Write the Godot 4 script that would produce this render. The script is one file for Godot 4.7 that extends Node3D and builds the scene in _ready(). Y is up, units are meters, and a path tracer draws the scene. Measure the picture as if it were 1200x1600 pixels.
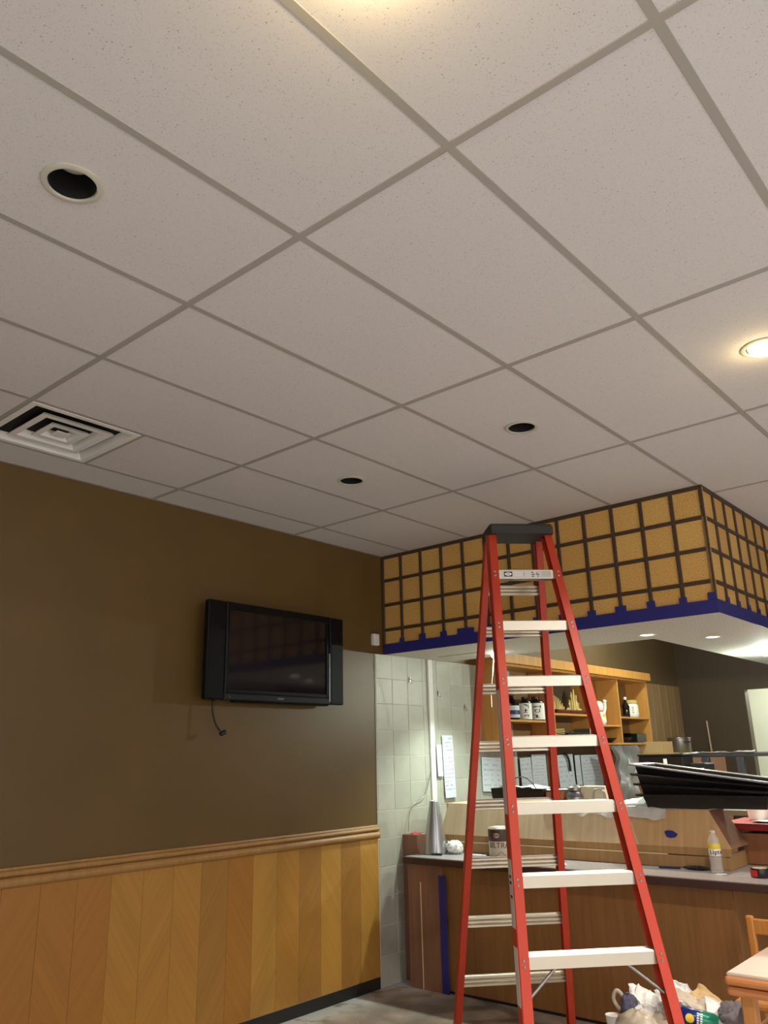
extends Node3D
# A dining room under renovation: drop ceiling, panelled wall, lattice soffit over a kitchen counter, tall red stepladder.

const CEIL := 3.283        # underside of the ceiling grid
const SOFF := 2.447        # underside of the soffit
const WX := -4.41          # face of the left wall
const TX := 0.6096         # ceiling tile width (x)
const TZ := 1.263          # ceiling tile length (z)
const GX := -4.106         # first grid line beside the left wall
const GZ := -1.5596        # a grid line across the room

var M := {}
var taken := {}
var cache := {}
var rng := RandomNumberGenerator.new()
var noise := FastNoiseLite.new()

# ------------------------------------------------------------------ helpers
func numbered(called: String) -> String:
	var n: int = taken.get(called, -1) + 1
	taken[called] = n
	return called if n == 0 else "%s_%03d" % [called, n]

func thing(called: String, label: String, category: String, at := Vector3.ZERO, turn := 0.0, group := "") -> Node3D:
	var o := Node3D.new()
	o.name = numbered(called)
	add_child(o)
	o.position = at
	o.rotation.y = turn
	tag(o, label, category, group)
	return o

func tag(o: Node3D, label: String, category: String, group := "") -> void:
	o.set_meta("label", label)
	o.set_meta("category", category)
	if group != "":
		o.set_meta("group", group)

func struct(called: String) -> Node3D:
	var o := Node3D.new()
	o.name = called
	add_child(o)
	o.set_meta("kind", "structure")
	return o

func put(parent: Node3D, called: String, mesh: Mesh, m: Material, xf := Transform3D()) -> MeshInstance3D:
	var o := MeshInstance3D.new()
	o.name = called
	o.mesh = mesh
	o.material_override = m
	o.transform = xf
	parent.add_child(o, true)
	return o

func solo(called: String, label: String, category: String, mesh: Mesh, m: Material, xf := Transform3D(), group := "") -> MeshInstance3D:
	var o := put(self, numbered(called), mesh, m, xf)
	tag(o, label, category, group)
	return o

func at(x: float, y: float, z: float) -> Transform3D:
	return Transform3D(Basis(), Vector3(x, y, z))

func turned(p: Vector3, e: Vector3) -> Transform3D:
	return Transform3D(Basis.from_euler(e), p)

func mb() -> SurfaceTool:
	var st := SurfaceTool.new()
	st.begin(Mesh.PRIMITIVE_TRIANGLES)
	return st

func tri(st: SurfaceTool, a: Vector3, b: Vector3, c: Vector3, n: Vector3) -> void:
	var f := (a - c).cross(a - b)
	if f.length_squared() < 1e-16:
		return
	f = f.normalized()
	if f.dot(n) < 0.0:
		var t := b
		b = c
		c = t
		f = -f
	for v in [a, b, c]:
		st.set_normal(f)
		st.add_vertex(v)

func quad(st: SurfaceTool, a: Vector3, b: Vector3, c: Vector3, d: Vector3, n: Vector3) -> void:
	tri(st, a, b, c, n)
	tri(st, a, c, d, n)

# a triangle with its own vertex normals
func trin(st: SurfaceTool, v: Array, n: Array, uv: Array = []) -> void:
	var f: Vector3 = (v[0] - v[2]).cross(v[0] - v[1])
	if f.length_squared() < 1e-18:
		return
	var order := [0, 1, 2]
	if f.dot(n[0] + n[1] + n[2]) < 0.0:
		order = [0, 2, 1]
	for k in order:
		st.set_normal(n[k])
		if uv.size() > 0:
			st.set_uv(uv[k])
		st.add_vertex(v[k])

# a box with chamfered edges
func addbox(st: SurfaceTool, xf: Transform3D, size: Vector3, bev := 0.003) -> void:
	var h := size / 2.0
	bev = minf(bev, minf(h.x, minf(h.y, h.z)) * 0.6)
	var P := func(sx, sy, sz, ax) -> Vector3:
		var p := Vector3(sx * (h.x - bev), sy * (h.y - bev), sz * (h.z - bev))
		p[ax] += bev * [sx, sy, sz][ax]
		return xf * p
	var B := xf.basis
	for ax in 3:
		var u := (ax + 1) % 3
		var v := (ax + 2) % 3
		for s in [-1, 1]:
			var pts := []
			for k in [[-1, -1], [1, -1], [1, 1], [-1, 1]]:
				var g := [0, 0, 0]
				g[ax] = s
				g[u] = k[0]
				g[v] = k[1]
				pts.append(P.call(g[0], g[1], g[2], ax))
			var n := Vector3.ZERO
			n[ax] = s
			quad(st, pts[0], pts[1], pts[2], pts[3], B * n)
		if bev <= 0.0:
			continue
		for su in [-1, 1]:
			for sv in [-1, 1]:
				var e := []
				for s in [-1, 1]:
					var g := [0, 0, 0]
					g[ax] = s
					g[u] = su
					g[v] = sv
					e.append(P.call(g[0], g[1], g[2], u))
					e.append(P.call(g[0], g[1], g[2], v))
				var n := Vector3.ZERO
				n[u] = su
				n[v] = sv
				quad(st, e[0], e[1], e[3], e[2], B * n)
	if bev > 0.0:
		for sx in [-1, 1]:
			for sy in [-1, 1]:
				for sz in [-1, 1]:
					tri(st, P.call(sx, sy, sz, 0), P.call(sx, sy, sz, 1), P.call(sx, sy, sz, 2), B * Vector3(sx, sy, sz))

func box(size: Vector3, bev := 0.003) -> ArrayMesh:
	var key := "b%s%s" % [size, bev]
	if not cache.has(key):
		var st := mb()
		addbox(st, Transform3D(), size, bev)
		cache[key] = st.commit()
	return cache[key]

# box given by its two corners
func span(parent: Node3D, called: String, a: Vector3, b: Vector3, m: Material, bev := 0.003) -> MeshInstance3D:
	return put(parent, called, box((b - a).abs(), bev), m, Transform3D(Basis(), (a + b) / 2.0))

# surface of revolution about y; profile of (radius, height); normals smooth across gentle bends
func addlathe(st: SurfaceTool, xf: Transform3D, prof: PackedVector2Array, segs := 32, crease := 0.75) -> void:
	var n := prof.size() - 1
	var seg := []
	for i in n:
		var d := (prof[i + 1] - prof[i]).normalized()
		seg.append(Vector2(d.y, -d.x))
	for i in n:
		var na: Vector2 = seg[i]
		var nb: Vector2 = seg[i]
		if i > 0 and seg[i - 1].dot(seg[i]) > crease:
			na = (seg[i - 1] + seg[i]).normalized()
		if i < n - 1 and seg[i + 1].dot(seg[i]) > crease:
			nb = (seg[i + 1] + seg[i]).normalized()
		for k in segs:
			var t0 := TAU * k / segs
			var t1 := TAU * (k + 1) / segs
			var r0 := Vector3(cos(t0), 0, sin(t0))
			var r1 := Vector3(cos(t1), 0, sin(t1))
			var a := xf * (r0 * prof[i].x + Vector3.UP * prof[i].y)
			var b := xf * (r1 * prof[i].x + Vector3.UP * prof[i].y)
			var c := xf * (r1 * prof[i + 1].x + Vector3.UP * prof[i + 1].y)
			var d := xf * (r0 * prof[i + 1].x + Vector3.UP * prof[i + 1].y)
			var B := xf.basis
			var n0a: Vector3 = (B * (r0 * na.x + Vector3.UP * na.y)).normalized()
			var n1a: Vector3 = (B * (r1 * na.x + Vector3.UP * na.y)).normalized()
			var n0b: Vector3 = (B * (r0 * nb.x + Vector3.UP * nb.y)).normalized()
			var n1b: Vector3 = (B * (r1 * nb.x + Vector3.UP * nb.y)).normalized()
			var u0 := float(k) / segs
			var u1 := float(k + 1) / segs
			var v0 := float(i) / n
			var v1 := float(i + 1) / n
			trin(st, [a, b, c], [n0a, n1a, n1b], [Vector2(u0, v0), Vector2(u1, v0), Vector2(u1, v1)])
			trin(st, [a, c, d], [n0a, n1b, n0b], [Vector2(u0, v0), Vector2(u1, v1), Vector2(u0, v1)])

func lathe(prof: Array, segs := 32, crease := 0.75) -> ArrayMesh:
	var p := PackedVector2Array()
	for v in prof:
		p.append(Vector2(v[0], v[1]))
	var st := mb()
	addlathe(st, Transform3D(), p, segs, crease)
	return st.commit()

# round bar along a path
func addtube(st: SurfaceTool, path: Array, r: float, segs := 8) -> void:
	var rings := []
	var up := Vector3(0.13, 0.97, 0.2).normalized()
	for i in path.size():
		var d: Vector3 = (path[mini(i + 1, path.size() - 1)] - path[maxi(i - 1, 0)]).normalized()
		if absf(d.dot(up)) > 0.95:
			up = Vector3(1, 0.1, 0.05).normalized()
		var x := d.cross(up).normalized()
		var y := x.cross(d).normalized()
		up = y
		var ring := []
		for k in segs:
			var t := TAU * k / segs
			ring.append(x * cos(t) + y * sin(t))
		rings.append(ring)
	for i in path.size() - 1:
		for k in segs:
			var j := (k + 1) % segs
			var p0: Vector3 = path[i]
			var p1: Vector3 = path[i + 1]
			var a: Vector3 = rings[i][k]
			var b: Vector3 = rings[i][j]
			var c: Vector3 = rings[i + 1][j]
			var d: Vector3 = rings[i + 1][k]
			trin(st, [p0 + a * r, p0 + b * r, p1 + c * r], [a, b, c])
			trin(st, [p0 + a * r, p1 + c * r, p1 + d * r], [a, c, d])
	for e in [0, path.size() - 1]:
		var out: Vector3 = path[e] - path[1 if e == 0 else path.size() - 2]
		for k in segs:
			tri(st, path[e], path[e] + rings[e][k] * r, path[e] + rings[e][(k + 1) % segs] * r, out)

func tube(path: Array, r: float, segs := 8) -> ArrayMesh:
	var st := mb()
	addtube(st, path, r, segs)
	return st.commit()

# Catmull-Rom through points
func smooth(pts: Array, steps := 6) -> Array:
	var out := []
	for i in pts.size() - 1:
		var a: Vector3 = pts[maxi(i - 1, 0)]
		var b: Vector3 = pts[i]
		var c: Vector3 = pts[i + 1]
		var d: Vector3 = pts[mini(i + 2, pts.size() - 1)]
		for k in steps:
			out.append(b.cubic_interpolate(c, a, d, float(k) / steps))
	out.append(pts[-1])
	return out

# polygon profile swept straight from origin frame A to frame B (both map (u, v) to space)
func addsweep(st: SurfaceTool, poly: PackedVector2Array, fa: Callable, fb: Callable) -> void:
	var A := []
	var B := []
	for p in poly:
		A.append(fa.call(p))
		B.append(fb.call(p))
	var ca := Vector3.ZERO
	var cb := Vector3.ZERO
	for i in poly.size():
		ca += A[i] / poly.size()
		cb += B[i] / poly.size()
	var ccw := not Geometry2D.is_polygon_clockwise(poly)
	for i in poly.size():
		var j := (i + 1) % poly.size()
		var e := poly[j] - poly[i]
		var n2 := Vector2(e.y, -e.x) if ccw else Vector2(-e.y, e.x)
		n2 = n2.normalized() * 0.001
		var mid := (poly[i] + poly[j]) / 2.0
		var hint: Vector3 = fa.call(mid + n2) - fa.call(mid - n2)
		quad(st, A[i], A[j], B[j], B[i], hint)
	var t := Geometry2D.triangulate_polygon(poly)
	for k in range(0, t.size(), 3):
		tri(st, A[t[k]], A[t[k + 1]], A[t[k + 2]], ca - cb)
		tri(st, B[t[k]], B[t[k + 1]], B[t[k + 2]], cb - ca)

func poly2(a: Array) -> PackedVector2Array:
	var p := PackedVector2Array()
	for v in a:
		p.append(Vector2(v[0], v[1]))
	return p

# extrusion of a polygon in (x, y) along z, centred
func prism(a: Array, depth: float) -> ArrayMesh:
	var st := mb()
	addsweep(st, poly2(a), func(p): return Vector3(p.x, p.y, depth / 2), func(p): return Vector3(p.x, p.y, -depth / 2))
	return st.commit()

# extrusion of a polygon in (x right = z axis, y up) along x between x0 and x1
func prism_x(a: Array, x0: float, x1: float) -> ArrayMesh:
	var st := mb()
	addsweep(st, poly2(a), func(p): return Vector3(x0, p.y, p.x), func(p): return Vector3(x1, p.y, p.x))
	return st.commit()

# extrusion of a polygon in (x, y) along z between z0 and z1
func prism_z(a: Array, z0: float, z1: float) -> ArrayMesh:
	var st := mb()
	addsweep(st, poly2(a), func(p): return Vector3(p.x, p.y, z0), func(p): return Vector3(p.x, p.y, z1))
	return st.commit()

# a surface from a grid of points, with a back a little behind it
func gridmesh(nx: int, ny: int, f: Callable, thick := 0.001) -> ArrayMesh:
	var P := []
	for j in ny + 1:
		var row := []
		for i in nx + 1:
			row.append(f.call(float(i) / nx, float(j) / ny))
		P.append(row)
	var N := []
	for j in ny + 1:
		var row := []
		for i in nx + 1:
			var dx: Vector3 = P[j][mini(i + 1, nx)] - P[j][maxi(i - 1, 0)]
			var dy: Vector3 = P[mini(j + 1, ny)][i] - P[maxi(j - 1, 0)][i]
			row.append(dx.cross(dy).normalized())
		N.append(row)
	var st := mb()
	for side in [1, -1]:
		for j in ny:
			for i in nx:
				var v := []
				var n := []
				var uv := []
				for k in [[0, 0], [1, 0], [1, 1], [0, 1]]:
					var nn: Vector3 = N[j + k[1]][i + k[0]]
					var pp: Vector3 = P[j + k[1]][i + k[0]]
					v.append(pp if side == 1 else pp - nn * thick)
					n.append(nn * side)
					uv.append(Vector2(float(i + k[0]) / nx, 1.0 - float(j + k[1]) / ny))
				trin(st, [v[0], v[1], v[2]], [n[0], n[1], n[2]], [uv[0], uv[1], uv[2]])
				trin(st, [v[0], v[2], v[3]], [n[0], n[2], n[3]], [uv[0], uv[2], uv[3]])
	return st.commit()

# crumpled sheet lying in x-z
func crumple(w: float, d: float, amp: float, sd: int, freq := 9.0, n := 18) -> ArrayMesh:
	var nz := FastNoiseLite.new()
	nz.seed = sd
	nz.noise_type = FastNoiseLite.TYPE_CELLULAR
	nz.cellular_return_type = FastNoiseLite.RETURN_DISTANCE
	nz.frequency = freq
	var n2 := FastNoiseLite.new()
	n2.seed = sd + 7
	n2.frequency = freq * 0.4
	return gridmesh(n, n, func(u, v):
		var x: float = (u - 0.5) * w
		var z: float = (0.5 - v) * d
		var y: float = (nz.get_noise_2d(x, z) + 0.6) * amp + n2.get_noise_2d(x, z) * amp * 1.5
		return Vector3(x + n2.get_noise_2d(z + 5.0, x) * amp * 0.9, y, z + n2.get_noise_2d(x, z + 9.0) * amp * 0.9), 0.0015)

# crushed ball or bag: a lumpy ellipsoid
func lump(r: Vector3, sd: int, amp := 0.25, freq := 2.2, n := 28, ridged := true) -> ArrayMesh:
	var nz := FastNoiseLite.new()
	nz.seed = sd
	nz.frequency = freq
	if ridged:
		nz.fractal_type = FastNoiseLite.FRACTAL_RIDGED
		nz.fractal_octaves = 2
	return gridmesh(n, n / 2, func(u, v):
		var t: float = u * TAU
		var p: float = clampf(v, 0.004, 0.996) * PI - PI / 2
		var d := Vector3(cos(p) * cos(t), sin(p), -cos(p) * sin(t))
		var s := 1.0 + amp * nz.get_noise_3dv(d)
		return d * r * s, 0.0008)

func bent_text(words: String, high: float, radius: float, bold := true) -> ArrayMesh:
	var tm := flat_text(words, high, 0.0012, bold)
	var a := tm.surface_get_arrays(0)
	var v: PackedVector3Array = a[Mesh.ARRAY_VERTEX]
	var n: PackedVector3Array = a[Mesh.ARRAY_NORMAL]
	for i in v.size():
		var t := v[i].x / radius
		var r := radius + v[i].z
		v[i] = Vector3(sin(t) * r, v[i].y, cos(t) * r)
		n[i] = n[i].rotated(Vector3.UP, t)
	a[Mesh.ARRAY_VERTEX] = v
	a[Mesh.ARRAY_NORMAL] = n
	a[Mesh.ARRAY_TANGENT] = null
	var m := ArrayMesh.new()
	m.add_surface_from_arrays(Mesh.PRIMITIVE_TRIANGLES, a)
	return m

func flat_text(words: String, high: float, deep := 0.001, bold := true) -> ArrayMesh:
	var f := SystemFont.new()
	f.font_names = PackedStringArray(["Droid Sans"])
	f.font_weight = 700 if bold else 400
	var t := TextMesh.new()
	t.font = f
	t.text = words
	t.font_size = 32
	t.pixel_size = high / 24.0
	t.depth = deep
	t.curve_step = 2.0
	var a := t.get_mesh_arrays()
	var m := ArrayMesh.new()
	m.add_surface_from_arrays(Mesh.PRIMITIVE_TRIANGLES, a)
	return m

# ------------------------------------------------------------------ materials
func mat(called: String, c: Color, rough := 0.6, metal := 0.0) -> StandardMaterial3D:
	var m := StandardMaterial3D.new()
	m.resource_name = called
	m.albedo_color = c
	m.roughness = rough
	m.metallic = metal
	M[called] = m
	return m

func rgb(r: int, g: int, b: int) -> Color:
	return Color8(r, g, b)

func textured(m: StandardMaterial3D, t: Texture2D, scale := 1.0, world := true) -> void:
	m.albedo_texture = t
	m.uv1_triplanar = true
	m.uv1_world_triplanar = world
	m.uv1_scale = Vector3.ONE * scale

func noise_tex(size: int, freq: float, lo: float, hi: float, sd := 3, oct := 4) -> ImageTexture:
	var nz := FastNoiseLite.new()
	nz.seed = sd
	nz.frequency = freq
	nz.fractal_octaves = oct
	var im := nz.get_seamless_image(size, size)
	im.convert(Image.FORMAT_RGB8)
	for y in size:
		for x in size:
			var v := lerpf(lo, hi, im.get_pixel(x, y).r)
			im.set_pixel(x, y, Color(v, v, v))
	return ImageTexture.create_from_image(im)

# wood grain: long streaks along v, faint broad bands across
func grain_tex(w: int, h: int, sd: int, depth: float) -> ImageTexture:
	var a := FastNoiseLite.new()
	a.seed = sd
	a.frequency = 1.0
	a.fractal_octaves = 3
	var im := Image.create(w, h, false, Image.FORMAT_RGB8)
	for y in h:
		for x in w:
			var u := float(x) / w
			var v := float(y) / h
			# wrap by going round a circle in u
			var cx := cos(u * TAU)
			var cy := sin(u * TAU)
			var g := a.get_noise_3d(cx * 6.0, cy * 6.0, v * 1.6) * 0.55 + a.get_noise_3d(cx * 22.0, cy * 22.0, v * 3.0 + 9.0) * 0.35 + a.get_noise_3d(cx * 2.0, cy * 2.0, v * 2.0 + 31.0) * 0.4
			var s := clampf(1.0 - depth * (0.5 - g), 0.0, 1.0)
			im.set_pixel(x, y, Color(s, s * (1.0 - depth * 0.08 * (0.5 - g)), s * (1.0 - depth * 0.15 * (0.5 - g))))
	return ImageTexture.create_from_image(im)

func ceiling_tex() -> ImageTexture:
	var im := Image.create(512, 512, false, Image.FORMAT_RGB8)
	im.fill(Color(0.97, 0.97, 0.97))
	var r := RandomNumberGenerator.new()
	r.seed = 11
	for k in 5200:
		var x := r.randi_range(0, 510)
		var y := r.randi_range(0, 510)
		var v := r.randf_range(0.76, 0.95)
		var l := r.randi_range(1, 3)
		if r.randf() < 0.5:
			im.fill_rect(Rect2i(x, y, l, 1), Color(v, v, v))
		else:
			im.fill_rect(Rect2i(x, y, 1, l), Color(v, v, v))
	for k in 420:
		var x := r.randi_range(0, 508)
		var y := r.randi_range(0, 508)
		var v := r.randf_range(0.55, 0.8)
		im.fill_rect(Rect2i(x, y, r.randi_range(1, 3), r.randi_range(1, 2)), Color(v, v, v))
	return ImageTexture.create_from_image(im)

func floor_tex() -> ImageTexture:
	# covers x -4.41..0.59, z -5.5..-0.5: 5 m square; dark stained slab, pale plaster dust along the walls, scuffs; paler beyond view to bounce light
	var n := 768
	var im := Image.create(n, n, false, Image.FORMAT_RGB8)
	var a := FastNoiseLite.new()
	a.seed = 5
	a.frequency = 0.9
	a.fractal_octaves = 5
	var b := FastNoiseLite.new()
	b.seed = 8
	b.frequency = 3.2
	b.fractal_octaves = 4
	for j in n:
		for i in n:
			var x := -4.41 + 5.0 * i / n
			var z := -5.5 + 5.0 * j / n
			var s := 0.48 + 0.12 * a.get_noise_2d(x, z) + 0.12 * b.get_noise_2d(x, z)
			s = lerpf(s, 0.70, smoothstep(-2.9, -2.2, x))  # unseen stretch made paler, bounces light up to the far ceiling
			var warm := 0.10 + 0.1 * a.get_noise_2d(x + 20.0, z)
			var near := exp(-pow(maxf(x + 4.41, 0.0) / 0.22, 2.0)) + 0.75 * exp(-pow((z + 5.13) / 0.10, 2.0)) * smoothstep(-3.75, -4.15, x)
			near *= smoothstep(-0.45, 0.35, b.get_noise_2d(x * 1.3, z * 1.3 + 40.0) + 0.25)
			s = lerpf(s, 0.72, clampf(near * 1.5, 0.0, 0.92))
			warm *= 1.0 - smoothstep(-2.9, -2.2, x)
			var c := Color(s * (1.0 + warm * (1.0 - near)), s, s * (1.0 - 0.9 * warm * (1.0 - near)))
			im.set_pixel(i, j, c)
	var r := RandomNumberGenerator.new()
	r.seed = 4
	for k in 240:
		var x := r.randi_range(0, n - 30)
		var y := r.randi_range(0, 300)
		var g := r.randf_range(0.35, 0.62)
		var L := r.randi_range(2, 22)
		var dy := r.randf_range(-0.8, 0.8)
		for q in L:
			im.set_pixel(clampi(x + q, 0, n - 1), clampi(int(y + q * dy), 0, n - 1), Color(g, g * 0.96, g * 0.9))
	return ImageTexture.create_from_image(im)

# a written page: faint ruled text
func page_tex(sd: int, rows: int, bold := false) -> ImageTexture:
	var im := Image.create(96, 128, false, Image.FORMAT_RGB8)
	im.fill(Color(0.96, 0.97, 0.98))
	var r := RandomNumberGenerator.new()
	r.seed = sd
	var step := 116 / rows
	for k in rows:
		var y := 6 + k * step
		var x := 8
		while x < 84:
			var w := r.randi_range(3, 12)
			if r.randf() < 0.7:
				var v := r.randf_range(0.80, 0.9) if not bold else r.randf_range(0.6, 0.75)
				im.fill_rect(Rect2i(x, y, mini(w, 88 - x), maxi(1, step / 3)), Color(v, v, v + 0.04))
			x += w + 2
	return ImageTexture.create_from_image(im)

# a jar label: a column of brush characters
func brush_tex(sd: int, cols: int) -> ImageTexture:
	var im := Image.create(64, 96, false, Image.FORMAT_RGB8)
	im.fill(Color(0.93, 0.92, 0.88))
	var r := RandomNumberGenerator.new()
	r.seed = sd
	for c in cols:
		for k in 3:
			var x0 := 12 + c * 26 if cols > 1 else 18
			var y0 := 6 + k * 29
			for s in 5:
				if r.randf() < 0.55:
					im.fill_rect(Rect2i(x0 + r.randi_range(0, 8), y0 + r.randi_range(0, 20), r.randi_range(8, 18), 3), Color(0.1, 0.1, 0.1))
				else:
					im.fill_rect(Rect2i(x0 + r.randi_range(2, 22), y0 + r.randi_range(0, 8), 3, r.randi_range(8, 18)), Color(0.1, 0.1, 0.1))
	return ImageTexture.create_from_image(im)

func make_materials() -> void:
	var soft := noise_tex(256, 0.012, 0.95, 1.0, 3)
	var fine := noise_tex(256, 0.09, 0.82, 1.0, 6)
	mat("tile", rgb(214, 209, 205), 0.95)
	textured(M.tile, ceiling_tex(), 1.55)
	mat("grid", rgb(158, 153, 143), 0.75)
	mat("paint", rgb(102, 77, 38), 0.42)
	textured(M.paint, soft, 0.5)
	mat("kitchen_paint", rgb(108, 88, 60), 0.6)
	textured(M.kitchen_paint, soft, 0.6)
	mat("darkened_paint", rgb(74, 58, 40), 0.6)  # darker copy of kitchen_paint, offsets the light on the back wall
	mat("beige", rgb(226, 225, 223), 0.8)  # near white on walls out of view, keeps bounced light neutral
	mat("white", rgb(226, 224, 216), 0.55)
	mat("offwhite", rgb(214, 210, 196), 0.6)
	mat("plaster", rgb(222, 218, 204), 0.8)
	textured(M.plaster, fine, 2.0)
	var g1 := grain_tex(256, 256, 21, 0.075)
	var g2 := grain_tex(256, 256, 33, 0.12)
	for k in 5:
		var c: Color = [rgb(180, 130, 57), rgb(170, 116, 48), rgb(188, 140, 64), rgb(166, 119, 55), rgb(167, 113, 47)][k]
		var m := mat("veneer%d" % k, c, 0.42)
		m.albedo_texture = g1
	mat("rail_wood", rgb(172, 128, 74), 0.4)
	textured(M.rail_wood, g2, 0.8)
	mat("base_black", rgb(34, 32, 30), 0.5)
	for k in 3:
		mat("glazed%d" % k, [rgb(178, 176, 161), rgb(174, 172, 158), rgb(182, 180, 165)][k], 0.38)
		textured(M["glazed%d" % k], soft, 2.0)
	mat("grout", rgb(206, 206, 198), 0.9)
	mat("lattice", rgb(70, 52, 36), 0.5)
	for k in 3:
		mat("tan%d" % k, [rgb(232, 182, 100), rgb(227, 177, 97), rgb(236, 188, 104)][k], 0.5)
		textured(M["tan%d" % k], fine, 3.0)
	mat("tape_blue", rgb(40, 42, 118), 0.45)
	mat("slab", Color.WHITE, 0.75)
	M.slab.albedo_texture = floor_tex()
	mat("slab_bounce", rgb(182, 183, 187), 0.8)  # floor out of view, paler and neutral to bounce light upward
	textured(M.slab_bounce, fine, 0.7)
	mat("black_trim", rgb(16, 14, 12), 0.7)
	mat("can_lamp", rgb(190, 186, 170), 0.5)
	mat("fibreglass", rgb(182, 52, 24), 0.5)
	mat("aluminium", rgb(214, 204, 186), 0.36, 0.88)
	mat("cone_metal", rgb(180, 182, 184), 0.30, 0.8)
	mat("cap_black", rgb(38, 34, 30), 0.6)
	mat("steel", rgb(150, 148, 144), 0.35, 0.9)
	mat("sticker", rgb(206, 202, 196), 0.6)
	mat("ink", rgb(30, 28, 30), 0.7)
	mat("tv_black", rgb(10, 9, 8), 0.5)
	mat("tv_speaker", rgb(12, 12, 13), 0.5)
	mat("tv_screen", rgb(28, 22, 24), 0.08)
	mat("tv_silver", rgb(110, 116, 122), 0.3, 0.5)
	mat("tv_grey", rgb(34, 35, 36), 0.5)
	for q in ["tv_black", "tv_speaker", "tv_grey"]:
		M[q].metallic_specular = 0.3
	mat("counter_wood", rgb(144, 101, 56), 0.5)
	textured(M.counter_wood, g2, 0.7)
	mat("counter_brown", rgb(144, 104, 80), 0.5)
	textured(M.counter_brown, g2, 0.9)
	mat("laminate", rgb(184, 178, 180), 0.3)
	textured(M.laminate, fine, 1.5)
	mat("laminate_edge", rgb(66, 44, 40), 0.35)
	mat("ply", rgb(208, 184, 150), 0.6)
	textured(M.ply, g2, 0.5)
	mat("ply_tan", rgb(196, 158, 110), 0.6)
	textured(M.ply_tan, g2, 0.6)
	mat("ledge_base", rgb(172, 134, 86), 0.55)
	textured(M.ledge_base, g2, 0.6)
	mat("pale_edge", rgb(226, 206, 166), 0.6)
	mat("shelf_wood", rgb(208, 148, 76), 0.42)
	textured(M.shelf_wood, g2, 0.6)
	mat("shelf_back", rgb(128, 92, 54), 0.6)
	mat("panel_wall", rgb(168, 136, 96), 0.6)
	textured(M.panel_wall, g2, 0.5)
	mat("black_plastic", rgb(24, 23, 22), 0.32)
	mat("rim_highlight", rgb(128, 130, 140), 0.25)  # black plastic lightened: highlight painted on the topmost rim
	mat("wrap_grey", rgb(70, 72, 80), 0.3)
	mat("red_top", rgb(150, 34, 38), 0.4)
	mat("red_plastic", rgb(196, 40, 44), 0.4)
	mat("cab_brown", rgb(156, 100, 62), 0.5)
	textured(M.cab_brown, g2, 0.6)
	mat("paper", rgb(238, 238, 236), 0.8)
	mat("paper_tan", rgb(198, 170, 122), 0.8)
	mat("carton", rgb(190, 158, 112), 0.8)
	mat("bag_plastic", rgb(196, 184, 166), 0.35)
	mat("cloth_grey", rgb(132, 128, 134), 0.9)
	mat("cloth_slate", rgb(88, 88, 110), 0.85)
	mat("dark_glass", rgb(24, 16, 14), 0.12)
	mat("ceramic", rgb(236, 230, 218), 0.3)
	mat("straw", rgb(218, 190, 122), 0.8)
	textured(M.straw, fine, 6.0)
	mat("bamboo_dark", rgb(82, 60, 36), 0.7)
	mat("lacquer", rgb(86, 30, 26), 0.3)
	mat("oak", rgb(196, 134, 66), 0.4)
	textured(M.oak, g2, 0.9)
	mat("table_top", rgb(178, 154, 136), 0.35)
	mat("table_edge", rgb(184, 118, 68), 0.4)
	mat("cap_green", rgb(40, 110, 84), 0.3)
	mat("can_blue", rgb(24, 44, 120), 0.22, 0.3)
	mat("can_green", rgb(34, 130, 104), 0.22, 0.3)
	mat("yellow", rgb(224, 200, 60), 0.45)
	mat("label_navy", rgb(30, 34, 80), 0.5)
	mat("can_maroon", rgb(78, 46, 38), 0.45)
	mat("can_forest", rgb(44, 62, 50), 0.45)
	mat("can_beige", rgb(196, 184, 166), 0.5)
	mat("text_brown", rgb(110, 90, 76), 0.6)
	mat("lead", rgb(26, 24, 24), 0.6)
	mat("door_white", rgb(222, 225, 212), 0.7)
	for k in [["clear_plastic", rgb(225, 228, 230), 0.36, 0.28], ["sheet_plastic", rgb(162, 158, 156), 0.55, 0.32]]:
		var m := mat(k[0], Color(k[1].r, k[1].g, k[1].b, k[2]), k[3])
		m.transparency = BaseMaterial3D.TRANSPARENCY_ALPHA
	var gl := mat("bottle_plastic", Color(0.95, 0.95, 0.93, 0.22), 0.08)
	gl.transparency = BaseMaterial3D.TRANSPARENCY_ALPHA
	for k in 5:
		var m := mat("page%d" % k, Color(0.84, 0.85, 0.87), 0.85)
		m.albedo_texture = page_tex(60 + k, [14, 10, 8, 12, 6][k], k == 0)
	for k in 4:
		var m := mat("brush%d" % k, Color.WHITE, 0.7)
		m.albedo_texture = brush_tex(80 + k, 1)

func glow(called: String, c: Color, e: float) -> StandardMaterial3D:
	var m := mat(called, Color(0.9, 0.9, 0.88), 0.5)
	m.emission_enabled = true
	m.emission = c
	m.emission_energy_multiplier = e
	return m

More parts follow.
